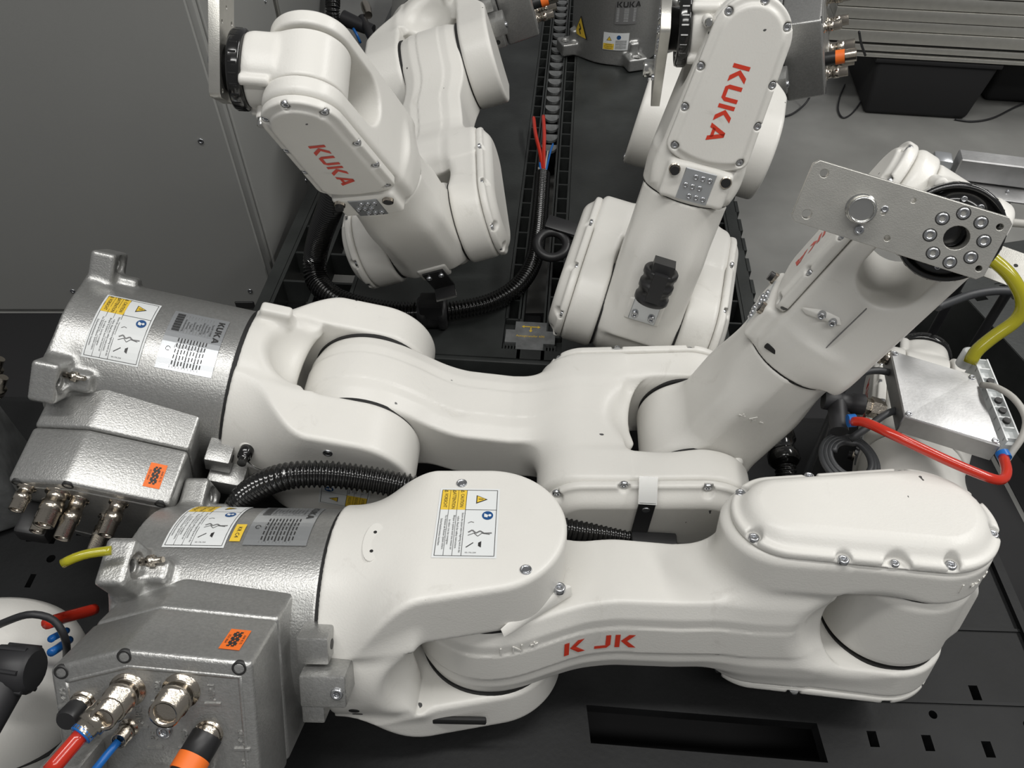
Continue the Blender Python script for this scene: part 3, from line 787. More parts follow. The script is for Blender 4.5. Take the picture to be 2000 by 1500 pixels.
def panel_a(bo):
    orange_label(bo)
    connector(bo, -0.033, 0.100, 0.0125, 0.030, name='air_fitting')
    connector(bo, -0.033, 0.100, 0.0105, 0.042, name='air_fitting')
    connector(bo, -0.033, 0.146, 0.0130, 0.034, name='plugged_fitting')
    connector(bo, -0.020, 0.060, 0.0085, 0.014)
    cyl_part(bo, 'black_cap', 'black', (XP + 0.010, -0.020, 0.060), (XP + 0.026, -0.020, 0.060), [(0, .0095), (.013, .0098), (.016, .008)], 20)
    connector(bo, 0.004, 0.097, 0.0068, 0.020, name='small_fitting')
    place('blue_tube', tube([(XP + 0.018, 0.004, 0.097), (XP + 0.032, 0.012, 0.090), (XP + 0.040, 0.030, 0.078), (XP + 0.042, 0.080, 0.060)], 0.0033), M['blue'], bo)
    cyl_part(bo, 'hose_fitting', 'nickel', (XP + 0.022, -0.031, 0.094), (XP + 0.038, -0.024, 0.086), [(0, .0105), (.008, .0105), (.008, .0115), (.018, .0115), (.018, .0095), (.026, .0095)], 20)
    cyl_part(bo, 'blue_collar', 'blue', (XP + 0.041, -0.0227, 0.0845), (XP + 0.0445, -0.0210, 0.0826), [(0, .0095), (.004, .0095), (.004, .0070)], 24)
    o = place('red_hose_end', sweep(resample([Vector((XP + 0.041, -0.0227, 0.0845)), Vector((XP + 0.064, -0.004, 0.068))], 0.006), lambda i: 0.0065, 18, cap=False), M['red'], bo)
    sm = o.modifiers.new('wall', 'SOLIDIFY'); sm.thickness = 0.0018
    connector(bo, 0.008, 0.166, 0.010, 0.012, name='plug_socket')
    cyl_part(bo, 'plug', 'black', (XP + 0.004, 0.008, 0.166), (XP + 0.050, 0.036, 0.150), [(0, .0135), (.028, .0135), (.028, .0128), (.044, .0128), (.044, .0137), (.072, .0125)], 24)
    cyl_part(bo, 'orange_band', 'orange', (XP + 0.0190, 0.0171, 0.1608), (XP + 0.030, 0.0238, 0.1570), [(0, .0139), (.0135, .0139)], 24)
    screw(bo, (XP, 0.006, 0.128), (1, 0, 0), 0.0065, 0.004)
    b = place('square_plug', rbox_mesh((XP + 0.018, 0.034, 0.056), (0.020, 0.019, 0.018), 0.004), M['silver'], bo)
    place('plug_insert', rbox_mesh((XP + 0.038, 0.037, 0.056), (0.004, 0.015, 0.014), 0.002), M['paper'], b)
    for k in range(4): cyl_part(b, 'pin', 'steel', (XP + 0.042, 0.028, 0.047 + k * 0.006), (XP + 0.044, 0.028, 0.047 + k * 0.006), [(0, .0016), (.002, .0016)], 8)
    b2 = place('wide_plug', rbox_mesh((XP + 0.010, 0.066, 0.134), (0.012, 0.026, 0.036), 0.004), M['silver'], bo)
    for k in range(3): place('lever', rbox_mesh((XP + 0.023, 0.046 + k * 0.014, 0.134), (0.003, 0.0028, 0.032), 0.001), M['steel'], b2)
    tags_on_panel(bo, [('AIR2', -0.033, 0.126), ('AIR1', -0.032, 0.172), ('X76', -0.026, 0.044), ('AIR3', -0.008, 0.107), ('PE', 0.012, 0.118), ('X69', 0.012, 0.145), ('X30', 0.012, 0.194), ('X31', 0.040, 0.196)])
    p = Print(); p.poly('yellow', [(0, 0), (0.018, -0.011), (0, -0.022)], [(0, 2, 1)], 0.0); p.line('ink', [(.001, -.0015), (.016, -.011), (.001, -.0205), (.001, -.0015)], .0008, .0004); p.line('ink', [(.004, -.011), (.011, -.011)], .0015, .0004)
    p.build('warning_triangle', bo, lambda x, y, z: (XP + 0.0006 + z, 0.075 - x, 0.085 - y))
def panel_b(bo):
    orange_label(bo)
    for (y, z, r, l) in ((-0.040, 0.052, .008, .030), (-0.040, 0.085, .011, .042), (-0.030, 0.105, .009, .050), (-0.040, 0.150, .0085, .042), (-0.010, 0.070, .008, .040), (0.010, 0.130, .009, .045), (0.0, 0.185, .009, .030)):
        connector(bo, y, z, r, l)
    place('angled_plug', rbox_mesh((XP + 0.02, 0.010, 0.060), (0.02, 0.014, 0.018), 0.005), M['black'], bo)
def panel_c(bo):
    for (y, z, r, l) in ((-0.055, 0.050, .012, .050), (-0.055, 0.100, .012, .050), (-0.050, 0.150, .009, .040), (0.0, 0.050, .010, .040), (0.02, 0.100, .009, .030), (0.05, 0.05, .012, .05), (0.05, 0.16, .008, .03)):
        connector(bo, y, z, r, l)
    o = cyl_part(bo, 'plug', 'black', (XP, -0.01, 0.165), (XP + 0.050, -0.01, 0.165), [(0, .0125), (.05, .0115)], 20)
    cyl_part(bo, 'orange_band', 'orange', (XP + 0.018, -0.01, 0.165), (XP + 0.034, -0.01, 0.165), [(0, .013), (.016, .0125)], 20)
    cyl_part(bo, 'nickel_tip', 'nickel', (XP + 0.034, -0.01, 0.165), (XP + 0.054, -0.01, 0.165), [(0, .0118), (.02, .0122)], 20)
    for s_ in (-1, 1):
        pass
def cast_text(parent, txt, size, fn, m='white', name='cast_marking', e=0.0006):
    v, f = text_geo(txt, size, e)
    return place(name, mesh_from([fn(a, b, c) for a, b, c in v], f, 'm', False), M[m], parent)
def oval_pad(col, ang, zc, long=0.024, short=0.0105):
    c = Matrix.Rotation(ang, 4, 'Z')
    pts = []
    for x, k in ((0.100, 1.15), (0.1155, 1.0)):
        for i in range(28):
            a = 2 * PI * i / 28; pts.append(c @ Vector((x, long * k * math.cos(a), zc + short * k * math.sin(a))))
    o = place('oval_pad', hull_mesh(pts, 0.0, 1), M['white'], col)
    for s_ in (-0.5, 0.5): cyl_part(o, 'plug_hole', 'dark', c @ Vector((0.1145, long * s_, zc)), c @ Vector((0.1160, long * s_, zc)), [(0, .0018), (.0015, .0018)], 12)
def col_a(col):
    oval_pad(col, rad(93), 0.282)
    # letters stacked along the tangent
    for k, t in enumerate('+1-'):
        v, f = text_geo(t, 0.017, 0.0007)
        out = []
        for a, b, c in v:
            ang = rad(80) + (0.020 * (k - 1) * 1.0 - b) / RC
            out.append(((RC + c + .0022) * math.cos(ang), (RC + c + .0022) * math.sin(ang), 0.256 + a))
        place('cast_marking', mesh_from(out, f, 'm', False), M['white'], col)
    # warning label on the motor side face
    WL.build('warning_label', col, lambda x, y, z: (a2 + 0.050 + y * 1.04, yM + 0.0002 + z, h2 - 0.052 + x))['label'] = 'white warning label with yellow panel and blue disc'
    # stop lug and bright screw on the lobe rim
    o = place('stop_lug', hull_mesh([(a2 - 0.030, s1 + 0.004, h2 + 0.072), (a2 - 0.052, s1 + 0.004, h2 + 0.058), (a2 - 0.036, s1 + 0.004, h2 + 0.090), (a2 - 0.090, s1 + 0.004, h2 + 0.020),
                                     (a2 - 0.030, s1 + 0.020, h2 + 0.072), (a2 - 0.052, s1 + 0.020, h2 + 0.058), (a2 - 0.036, s1 + 0.020, h2 + 0.088), (a2 - 0.086, s1 + 0.016, h2 + 0.015)], 0.003, 2), M['white'], col)
    screw(o, (a2 - 0.042, s1 + 0.0195, h2 + 0.075), (0, 1, 0), 0.0065, 0.006)
    for z in (0.262, 0.262):
        pass
    for an, z in ((196, 0.262), (206, 0.262)):
        c = Matrix.Rotation(rad(an), 4, 'Z'); cyl_part(col, 'threaded_hole', 'dark', c @ Vector((RC - .001, 0, z)), c @ Vector((RC + .0006, 0, z)), [(0, .0055), (.0016, .0055), (.0016, .0042)], 16)
    sl = place('cable_slot', hull_mesh([(x, y, z) for x in (-0.078, -0.0835) for y in (-0.092, -0.082) for z in (0.335, 0.395)], 0.002, 2), M['seam'], col)
def col_b(col):
    WL.build('warning_label', col, lambda x, y, z: (a2 - 0.060 - y, yM + 0.0002 + z, h2 + 0.03 - x))
    c = Matrix.Rotation(rad(75), 4, 'Z')
    cyl_part(col, 'plug_socket', 'white', c @ Vector((RC - 0.004, 0, 0.268)), c @ Vector((RC + 0.006, 0, 0.268)), [(0, .012), (.008, .011), (.010, .009)], 20)
    cyl_part(col, 'black_plug', 'black_gloss', c @ Vector((RC + 0.004, 0, 0.268)), c @ Vector((RC + 0.034, 0, 0.268)), [(0, .0085), (.016, .0085), (.016, .006), (.028, .0055)], 16)
    place('wire_clip', tube([c @ Vector((RC + .008, .012, 0.262)), c @ Vector((RC + .020, .016, 0.285)), c @ Vector((RC + .030, .006, 0.300)), c @ Vector((RC + .034, -.004, 0.315))], 0.0022), M['steel'], col)
    for k, t in enumerate('+1-'):
        v, f = text_geo(t, 0.016, 0.0007)
        place('cast_marking', mesh_from([((RC + q + .0012) * math.cos(rad(58) + (0.018 * (k - 1) - b) / RC), (RC + q + .0012) * math.sin(rad(58) + (0.018 * (k - 1) - b) / RC), 0.252 + a) for a, b, q in v], f, 'm', False), M['white'], col)
def link_a(link):
    # lettering on the rim that looks towards the viewer (n > 0)
    v, f, wd = poly_letters('KJK', 0.0215)
    p = Print()
    v = [(a + (0.006 if a > 0.024 else 0.0), b) for a, b in v]
    p.poly('redprint', v, f, 0)
    p.build('lettering', link, lambda x, y, z: LINKRIM(0.082 + x, YCL(0.082 + x) - 0.0100 + y, 0.0007))
    for i, t in enumerate('IN+'):
        v, f = text_geo(t, 0.016, 0.0006)
        place('cast_marking', mesh_from([LINKRIM(0.016 + i * 0.017 + a, YCL(0.03) + 0.027 + b, 0.0009 + c) for a, b, c in v], f, 'm', False), M['white'], link)
    for i, t in enumerate(('I', '3', '+')):
        v, f = text_geo(t, 0.016, 0.0006)
        def fm(a, b, c):
            l = L2 + 0.018 + i * 0.015 + (b if t == '3' else a); q = -a if t == '3' else b
            return (l, s3 + 0.024 + q, math.sqrt(max(1e-6, (r3 + 0.0024 + c) ** 2 - (l - L2) ** 2)))
        place('cast_marking', mesh_from([fm(*q) for q in v], f, 'm', False), M['white'], link)
def YCL(l):
    t = min(1, max(0, (l - 0.070) / 0.075)); return (s1 + s2) / 2 + 0.014 * t * t * (3 - 2 * t)
def _rimd(l, n): return float(rim2(np.float64(l), np.float64(n)))
def LINKRIM(l, y, off):
    t = min(1, max(0, (l - 0.070) / 0.075)); t = t * t * (3 - 2 * t)
    yc = (s1 + s2) / 2 + 0.014 * t; g = 0.30 * max(abs(y - yc) - 0.036, 0) + 0.0014 * min(1, max(0, (abs(y - yc) - 0.020) / 0.002))
    lo, hi = 0.02, 0.12
    for _ in range(26):
        m_ = (lo + hi) / 2
        if _rimd(l, m_) + g < off: lo = m_
        else: hi = m_
    return (l, y, lo)

def bracket(parent, o, ang, plate_m, with_clamp=True):
    """sheet bracket with split hose clamp; local x along the plate"""
    pass

RA = ((0.0256, 0.9824, -0.1848), (-0.0072, 0.1851, 0.9827), (0.9996, -0.0238, 0.0118))
RB = ((0.25, -0.0454, 0.9672), (-0.0517, -0.9981, -0.0335), (0.9669, -0.0416, -0.2519))
RCc = ((0.1301, -0.1463, 0.9807), (-0.9524, 0.2564, 0.1646), (-0.2755, -0.9554, -0.1059))
RD = ((-0.2733, -0.0506, 0.9606), (-0.9596, -0.0545, -0.2759), (0.0663, -0.9972, -0.0336))
def wrist_none(*a): pass
def wrist_b(wr, wc, root, Mw, Mh):
    for n in (0.004, 0.017): screw(wr, (0.086, -0.0545, n), (0, -1, 0), 0.0042, 0.006)
    place('cast_rib', hull_mesh([(0.078, -0.050, 0.010), (0.084, -0.0575, 0.024), (0.088, -0.0575, -0.006), (0.096, -0.050, 0.006), (0.080, -0.0565, 0.040), (0.076, -0.0565, 0.030)], 0.0012, 2), M['white'], wr)
    place('slot_recess', rbox_mesh((0.020, -0.0560, 0.024), (0.0035, 0.003, 0.014), 0.0015), M['seam'], wr)
    place('parting_seam', rbox_mesh((0.060, -0.0562, -0.010), (0.058, 0.0012, 0.0004), 0.0), M['grey_ink'], wr)
def elbow_c(e):
    place('mounting_pad', hull_mesh([(x, ym + y, z) for x in (0.026, 0.062) for y in (-0.026, 0.026) for z in (0.066, 0.0755)], 0.004, 3), M['white'], e)
    pl = place('sheet_plate', hull_mesh([(x, ym + y, z) for x in (0.030, 0.108) for y in (-0.019, 0.019) for z in (0.0760, 0.0785)], 0.0008, 1), M['plate'], e)
    for y in (-0.012, 0.012): screw(pl, (0.040, ym + y, 0.0785), (0, 0, 1), 0.005, 0.005)
    c = Vector((0.100, ym, 0.100)); ax = Vector((1, 0, 0))
    me = MB(); me.cyl(c - ax * 0.024, c + ax * 0.024, 0, n=36, prof=[(0, .0215), (.002, .023), (.008, .023), (.010, .021), (.019, .021), (.020, .023), (.028, .023), (.029, .021), (.038, .021), (.040, .023), (.046, .023), (.048, .0215), (.048, .016), (.004, .016)])
    me.box(c + Vector((0.006, 0, 0.022)), (0.020, 0.009, 0.005)); me.box(c + Vector((0.030, 0.0, 0.006)), (0.008, 0.014, 0.012)); me.box(c + Vector((0, 0, -0.018)), (0.018, 0.014, 0.004))
    place('hose_clamp', me.mesh(), M['black'], pl)
def elbow_d(e):
    place('mounting_pad', hull_mesh([(x, ym + y, z) for x in (-0.018, 0.020) for y in (-0.024, 0.024) for z in (0.066, 0.0770)], 0.004, 3), M['white'], e)
    pl = place('angle_bracket', MB().box((-0.020, ym, 0.0790), (0.032, 0.017, 0.0015)).box((-0.050, ym, 0.088), (0.0015, 0.017, 0.010)).mesh(), M['black'], e)
    place('bracket_lip', MB().box((-0.0525, ym, 0.095), (0.0012, 0.0175, 0.006)).mesh(), M['steel'], pl)
    for y in (-0.010, 0.010): screw(pl, (0.000, ym + y, 0.0805), (0, 0, 1), 0.0045, 0.004)
def link_b(link):
    tb = place('steel_tab', hull_mesh([(l, y, n) for l in (0.356, 0.378) for y, n in ((c3 + 0.003, -0.0700), (c3 + 0.0295, -0.0520), (c3 + 0.004, -0.0715), (c3 + 0.031, -0.0530))], 0.0, 1), M['steel'], link)
    st_ = place('black_strap', rbox_mesh((0.367, c3 + 0.0290, -0.020), (0.010, 0.0012, 0.034), 0.0005, 1), M['black'], link)
    place('strap_foot', rbox_mesh((0.385, c3 + 0.040, 0.024), (0.028, 0.012, 0.012), 0.003), M['black'], st_)
    cyl_part(st_, 'rivet', 'screw', (0.367, c3 + 0.0300, -0.040), (0.367, c3 + 0.0318, -0.040), [(0, .005), (.0012, .0045)], 16)
def elbow_b(e):
    cast_text(e, '+ 4 -', 0.018, lambda a, b, c: (0.135 + b * 0.8, s3 + 0.0003 + c, -0.004 + a))
    cyl_part(e, 'round_boss', 'white', (0.055, s3 - 0.002, 0.030), (0.055, s3 + 0.006, 0.030), [(0, .0075), (.006, .007), (.007, .004)], 20)
def elbow_a(e): pass
def wrist_side_pads(wr, wc, root, Mw, Mh):
    pad = place('oval_pad', hull_mesh([((0.030 + 0.022 * math.cos(a * PI / 12)) , -0.0575 - t, -0.006 + 0.009 * math.sin(a * PI / 12)) for a in range(24) for t in (0.0, 0.004)], 0.0, 1), M['white'], wr)
robA = make_robot(0, (-0.4214, 0.3991, CAMZ - 0.8015), RA, 0.0016, 1.1829, rad(180), rad(0), 0, 156,
    'nearest white robot arm with red letters K J K on its link', dict(panel=panel_a, column=col_a, link=link_a, elbow=elbow_a, wrist=wrist_none, sticker=True))
robB = make_robot(1, (-0.587, 0.7025, CAMZ - 0.7117), RB, 0.2341, 1.2263, rad(155), rad(-70), rad(105), 96,
    'middle robot arm with its forearm raised and a drilled aluminium plate on the flange', dict(panel=panel_b, column=col_b, link=link_b, elbow=elbow_b, wrist=wrist_b, plate=True))
robC = make_robot(2, (0.45, 1.6457, CAMZ - 0.6942), RCc, -0.051, 1.9844, rad(5), rad(104), rad(315), -62,
    'rear right robot arm standing folded with red lettering and black hose clamp on its elbow', dict(panel=panel_c, column=nothing, link=nothing, elbow=elbow_c, wrist=wrist_none, plate=True, labels=False))
robD = make_robot(3, (-0.1641, 1.8467, CAMZ - 0.7007), RD, -0.0542, 1.197, rad(-12), rad(72), rad(245), -90,
    'rear left robot arm folded towards the grey cabinet, black ring on its flange', dict(panel=panel_c, column=nothing, link=nothing, elbow=elbow_d, wrist=wrist_none, plate=True, labels=False))

# ------------------------------------------------------------------ floor
fl = place('floor', MB().box((0.3, 2.0, -0.02), (4.5, 4.5, 0.02)).mesh(), M['floor'], kind='structure')

# ------------------------------------------------------------------ cabinets behind on the left
def cabinet(x0, x1, y0, y1, z1, label, name='cabinet'):
    r = empty(name, Matrix.Translation((x1, y0, 0)))
    tag(r, label, 'cabinet')
    w_, d_ = x1 - x0, y1 - y0
    place('housing', rbox_mesh((-w_ / 2, d_ / 2, z1 / 2), (w_ / 2, d_ / 2, z1 / 2), 0.004, 2), M['cabinet'], r)
    return r, w_, d_
cb, w_, d_ = cabinet(-1.75, -0.484, 1.214, 1.62, 1.45, 'large grey sheet metal cabinet standing behind the middle robot arm')
place('front_panel', rbox_mesh((-w_ / 2, -0.002, 0.724), (w_ / 2 - 0.010, 0.003, 0.716), 0.002, 1), M['cabinet'], cb)
place('side_panel', rbox_mesh((0.002, d_ / 2, 0.74), (0.003, d_ / 2 - 0.012, 0.70), 0.002, 1), M['cabinet'], cb)
for x in (-0.055, -0.42, -0.80, -1.2):
    for z in (0.06, 0.40, 0.74):
        screw(cb, (x, -0.005, z), (0, -1, 0), 0.005, 0.002)
for y in (0.06, 0.34):
    for z in (0.10, 0.5):
        screw(cb, (0.005, y, z), (1, 0, 0), 0.005, 0.002)
place('bolt_recess', rbox_mesh((-0.075, -0.004, 0.022), (0.020, 0.004, 0.010), 0.002, 1), M['dark'], cb)
cb2, w2_, d2_ = cabinet(-1.5, -0.50, 1.68, 2.3, 1.3, 'darker grey cabinet standing behind the large grey one')
place('edge_trim', rbox_mesh((0.001, 0.004, 0.65), (0.006, 0.006, 0.64), 0.002, 1), M['alu'], cb2)

# ------------------------------------------------------------------ pallets
PZ = 0.15
def deck_panel(name, parent, u0, u1, v0, v1, holes=(), m='pallet', top=PZ, th=0.022):
    """flat deck with real openings"""
    cu = bpy.data.curves.new('c', 'CURVE'); cu.dimensions = '2D'; cu.fill_mode = 'BOTH'; cu.extrude = th / 2
    def spl(pts):
        s_ = cu.splines.new('POLY'); s_.points.add(len(pts) - 1); s_.use_cyclic_u = True
        for q, (a, b) in zip(s_.points, pts): q.co = (a, b, 0, 1)
    spl([(u0, v0), (u1, v0), (u1, v1), (u0, v1)])
    for h in holes: spl(h)
    o = bpy.data.objects.new('c', cu); COL.objects.link(o)
    dg = bpy.context.evaluated_depsgraph_get(); dg.update(); me = bpy.data.meshes.new_from_object(o.evaluated_get(dg))
    bpy.data.objects.remove(o); bpy.data.curves.remove(cu); me.materials.clear(); me.materials.append(M[m])
    return place(name, me, None, parent, Matrix.Translation((0, 0, top - th / 2)))
def rect(a, b, w_, h_): return [(a - w_ / 2, b - h_ / 2), (a + w_ / 2, b - h_ / 2), (a + w_ / 2, b + h_ / 2), (a - w_ / 2, b + h_ / 2)]
def rnd(a, b, r, n=16): return [(a + r * math.cos(2 * PI * k / n), b + r * math.sin(2 * PI * k / n)) for k in range(n)]
def grid_strip(name, parent, u0, u1, v0, v1, pitch, t=0.003, cols=1, deep=0.05, t2=None):
    for k in range(cols + 1):
        u = u0 + (u1 - u0) * k / cols
        r_ = place('strip_rail', MB().box((u, (v0 + v1) / 2, PZ - deep / 2), (t, (v1 - v0) / 2, deep / 2)).mesh(), M['pallet'], parent)
    n = int((v1 - v0) / pitch); me = MB().box((0, 0, 0), ((u1 - u0) / 2, t2 or t * 0.7, deep / 2)).mesh('rung')
    for i in range(n + 1):
        place('rung', me, M['pallet'], parent, Matrix.Translation(((u0 + u1) / 2, v0 + (v1 - v0) * i / n, PZ - deep / 2 - 0.002)))
p1 = empty('plastic_pallet', Matrix.Translation((0, 0, 0)) @ Matrix.Rotation(-math.atan(0.08), 4, 'Z'))
tag(p1, 'black plastic pallet with two ladder strips under the two rear robot arms', 'pallet')
V0, V1 = 0.925, 2.75
deck_panel('deck_board', p1, -0.385, -0.094, V0, V1, [rect(-0.36, 1.5, 0.016, 0.05), rnd(-0.2, 1.30, 0.005)])
deck_panel('deck_board', p1, 0.0105, 0.300, V0, V1, [rect(0.26, 1.42, 0.02, 0.05), rnd(0.16, 1.62, 0.004), rnd(0.22, 1.95, 0.004)])
grid_strip('ladder_strip', p1, -0.092, -0.068, V0 + 0.10, V1, 0.052)
grid_strip('ladder_strip', p1, -0.018, 0.0085, V0 + 0.06, V1, 0.052)
pts = [(-0.062, 0)] + [(-0.0425 + 0.0195 * math.cos(a), 0.030 * math.sin(a)) for a in np.linspace(PI, 2 * PI, 12)] + [(-0.024, 0)]
n_ = len(pts); tabm = MB().add([(a, b + 0.016, 0) for a, b in pts] + [(a, b + 0.016, -0.006) for a, b in pts], [tuple(range(n_))] + [(i, (i + 1) % n_, n_ + (i + 1) % n_, n_ + i) for i in range(n_)]).mesh('round_tab')
v = 1.62
while v < V1 - 0.1:
    place('round_tab', tabm, M['pallet_lt'], p1, Matrix.Translation((0, v, PZ - 0.006))); v += 0.047
for u in (-0.064, -0.022): place('rail', MB().box((u, (V0 + V1) / 2, PZ - 0.02), (0.003, (V1 - V0) / 2, 0.02)).mesh(), M['pallet'], p1)
grid_strip('ladder_strip', p1, -0.53, -0.388, V0, V1, 0.085, 0.004, 2)
grid_strip('ladder_strip', p1, 0.303, 0.336, V0, V1, 0.060)
place('side_rail', MB().box((0.350, (V0 + V1) / 2, PZ / 2 + 0.01), (0.012, (V1 - V0) / 2, PZ / 2 - 0.01)).mesh(), M['pallet'], p1)
tm = MB().box((0, 0, 0), (0.004, 0.020, 0.02)).mesh('tooth')
for i in range(28): place('edge_tooth', tm, M['pallet'], p1, Matrix.Translation((0.364, V0 + 0.03 + i * 0.065, PZ - 0.02)))
place('side_rail', MB().box((-0.545, (V0 + V1) / 2, PZ / 2 + 0.01), (0.012, (V1 - V0) / 2, PZ / 2 - 0.01)).mesh(), M['pallet'], p1)
place('front_rail', rbox_mesh((-0.095, V0 - 0.004, PZ - 0.040), (0.455, 0.006, 0.038), 0.003, 2), M['pallet'], p1)
# front strip of deck with the insert plate
deck_panel('deck_board', p1, -0.094, 0.0105, V0, V0 + 0.022)
pg_ = [(-0.070, 0.022), (-0.022, 0.022), (-0.022, 0.038), (-0.002, 0.038), (-0.002, 0.070), (-0.018, 0.070), (-0.018, 0.092), (-0.074, 0.092), (-0.074, 0.070), (-0.090, 0.070), (-0.090, 0.038), (-0.070, 0.038)]
n_ = len(pg_)
ins = place('insert_cover', MB().add([(a, V0 + b, PZ + 0.001) for a, b in pg_] + [(a, V0 + b, PZ - 0.009) for a, b in pg_], [tuple(range(n_))] + [(n_ + i, n_ + (i + 1) % n_, (i + 1) % n_, i) for i in range(n_)]).mesh(), M['pallet_lt'], p1)
deck_panel('insert_floor', p1, -0.094, 0.0105, V0 + 0.022, V0 + 0.100, (), 'pallet', PZ - 0.014, 0.004)
m_ = MB()
for sx in (-1, 1):
    for k in range(4): m_.box((-0.046 + sx * (0.028 + k * 0.0055), V0 + 0.030, PZ - 0.008), (0.0014, 0.007, 0.006))
place('comb_teeth', m_.mesh(), M['pallet'], p1, kind='stuff')
p = Print(); cx, cy = -0.046, V0 + 0.079
p.line('yellow', [(cx - .012, cy), (cx + .012, cy)], .0022, 0); p.line('yellow', [(cx, cy), (cx, cy - .009)], .0022, 0)
p.poly('yellow', [(cx - .017, cy), (cx - .012, cy + .0035), (cx - .012, cy - .0035)], [(0, 2, 1)], 0)
p.poly('yellow', [(cx + .017, cy), (cx + .012, cy + .0035), (cx + .012, cy - .0035)], [(0, 1, 2)], 0)
p.poly('yellow', [(cx, cy - .014), (cx - .0035, cy - .009), (cx + .0035, cy - .009)], [(0, 2, 1)], 0)
p.text('yellow', 'Autogtransfer 600', 0.0072, cx, V0 + 0.055, 0, 0, 0.95)
p.build('printed_arrows', ins, lambda x, y, z: (x, y, PZ + 0.0014))

p2 = empty('plastic_pallet', Matrix.Rotation(rad(-2), 4, 'Z'))
tag(p2, 'black plastic pallet with flat slotted deck under the nearest robot arm', 'pallet')
hs = []
rng_ = random.Random(3)
slot = W(1420, 1442, PZ); hs.append([(0.082, 0.300), (0.355, 0.288), (0.352, 0.332), (0.078, 0.344)])
for px, py in ((1680, 1418), (1872, 1322), (1785, 1422), (1900, 1430)):
    q = W(px, py, PZ); hs.append(rect(q.x, q.y, 0.011, 0.018))
for px, py in ((1793, 1367), (1973, 1380)):
    q = W(px, py, PZ); hs.append(rnd(q.x, q.y, 0.005))
for px, py in ((65, 1078), (20, 1165), (120, 1060), (20, 1075)):
    q = W(px, py, PZ); hs.append(rect(q.x, q.y, 0.008, 0.020))
q = W(60, 1120, PZ); hs.append(rnd(q.x, q.y, 0.006))
deck_panel('deck_board', p2, -1.15, 0.640, -0.02, 0.800, hs, 'deck')
for (u0, u1, v0, v1) in ((0.40, 0.64, 0.360, 0.364), (0.40, 0.66, 0.455, 0.459), (-1.1, -0.56, 0.62, 0.624)):
    place('deck_rib', MB().box(((u0 + u1) / 2, (v0 + v1) / 2, PZ + 0.001), ((u1 - u0) / 2, (v1 - v0) / 2, 0.0015)).mesh(), M['deck'], p2)
place('raised_rim', MB().box((0.646, 0.39, PZ - 0.02), (0.006, 0.41, 0.028)).mesh(), M['deck'], p2)
place('front_rail', MB().box((-0.25, 0.805, PZ - 0.04), (0.895, 0.006, 0.038)).mesh(), M['deck'], p2)
for a, b in ((-1.05, 0.05), (-1.05, 0.72), (-0.25, 0.05), (-0.25, 0.72), (0.56, 0.05), (0.56, 0.72)):
    place('foot_block', rbox_mesh((a, b, (PZ - 0.020) / 2), (0.07, 0.07, (PZ - 0.024) / 2), 0.005, 2), M['deck'], p2)
for a in (-0.50, -0.10, 0.25):
    for b in (V0 + 0.1, 1.8, 2.6):
        place('foot_block', rbox_mesh((a, b, (PZ - 0.050) / 2), (0.07, 0.07, (PZ - 0.054) / 2), 0.005, 2), M['deck'], p1)

p3 = empty('plastic_pallet', Matrix.Translation(W(1905, 600, PZ) - Vector((0, 0, PZ))) @ Matrix.Rotation(rad(12), 4, 'Z'))
tag(p3, 'black plastic pallet with ladder strip at the right edge, beside the yellow hose', 'pallet')
deck_panel('deck_board', p3, 0.0, 0.075, -0.50, 0.16, [rect(0.025, 0.02, 0.024, 0.012), rect(0.035, 0.11, 0.024, 0.012)])
grid_strip('ladder_strip', p3, 0.078, 0.30, -0.50, 0.05, 0.045, 0.003, 2)
deck_panel('deck_board', p3, 0.075, 0.60, 0.052, 0.16)
place('side_rail', MB().box((0.004, -0.17, PZ / 2), (0.005, 0.33, PZ / 2 - 0.001)).mesh(), M['pallet'], p3)
for a, b in ((0.08, -0.4), (0.08, 0.1), (0.5, 0.1)): place('foot_block', rbox_mesh((a, b, (PZ - 0.052) / 2), (0.06, 0.05, (PZ - 0.052) / 2), 0.005, 2), M['pallet'], p3)
mt = place('rubber_mat', rbox_mesh((-0.45, 0.455, 0.001), (1.30, 0.75, 0.001), 0.0, 1), M['black_mat'])  # added black sheet: paints the floor's shade under and between the pallets
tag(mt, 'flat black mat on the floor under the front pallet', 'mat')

# ------------------------------------------------------------------ aluminium profiles and black crate, top right
yaw = -math.atan2(0.06, 0.453)
pr = empty('aluminium_profile', Matrix.Translation((0.84, 2.058, 0.166)) @ Matrix.Rotation(yaw, 4, 'Z'))
tag(pr, 'long grooved aluminium profile lying on the black crate, top right', 'profile')
place('core', MB().box((0.75, 0.050, 0.150), (0.74, 0.040, 0.145)).mesh(), M['dark'], pr)
z = 0.0
for k, (hh, gap) in enumerate([(0.010, 0.006), (0.016, 0.007), (0.030, 0.002), (0.024, 0.002), (0.028, 0.002), (0.030, 0.003), (0.030, 0.003), (0.03, 0.003), (0.03, 0.003), (0.03, 0.003)]):
    place('profile_rail', rbox_mesh((0.75, 0.045, z + hh / 2), (0.75, 0.045 - 0.002 * (k % 2), hh / 2), 0.0018, 2), M['alu'], pr); z += hh + gap
mt2 = place('rubber_mat', rbox_mesh((1.12, 0.30, 0.001), (0.26, 0.60, 0.001), 0.0, 1), M['black_mat'])  # second added sheet, continues the painted floor shade past the front pallet
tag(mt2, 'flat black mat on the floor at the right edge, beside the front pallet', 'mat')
bn = empty('round_bin', Matrix.Translation((0.90, 0.42, 0.002)))
tag(bn, 'round black plastic bin at the right edge beside the nearest robot arm', 'bin')
place('bin_body', MB().cyl((0, 0, 0), (0, 0, 0.24), 0, n=48, prof=[(0, .085), (.01, .09), (.22, .115), (.222, .121), (.24, .121), (.24, .114), (.02, .086)]).mesh(), M['black_mat'], bn)
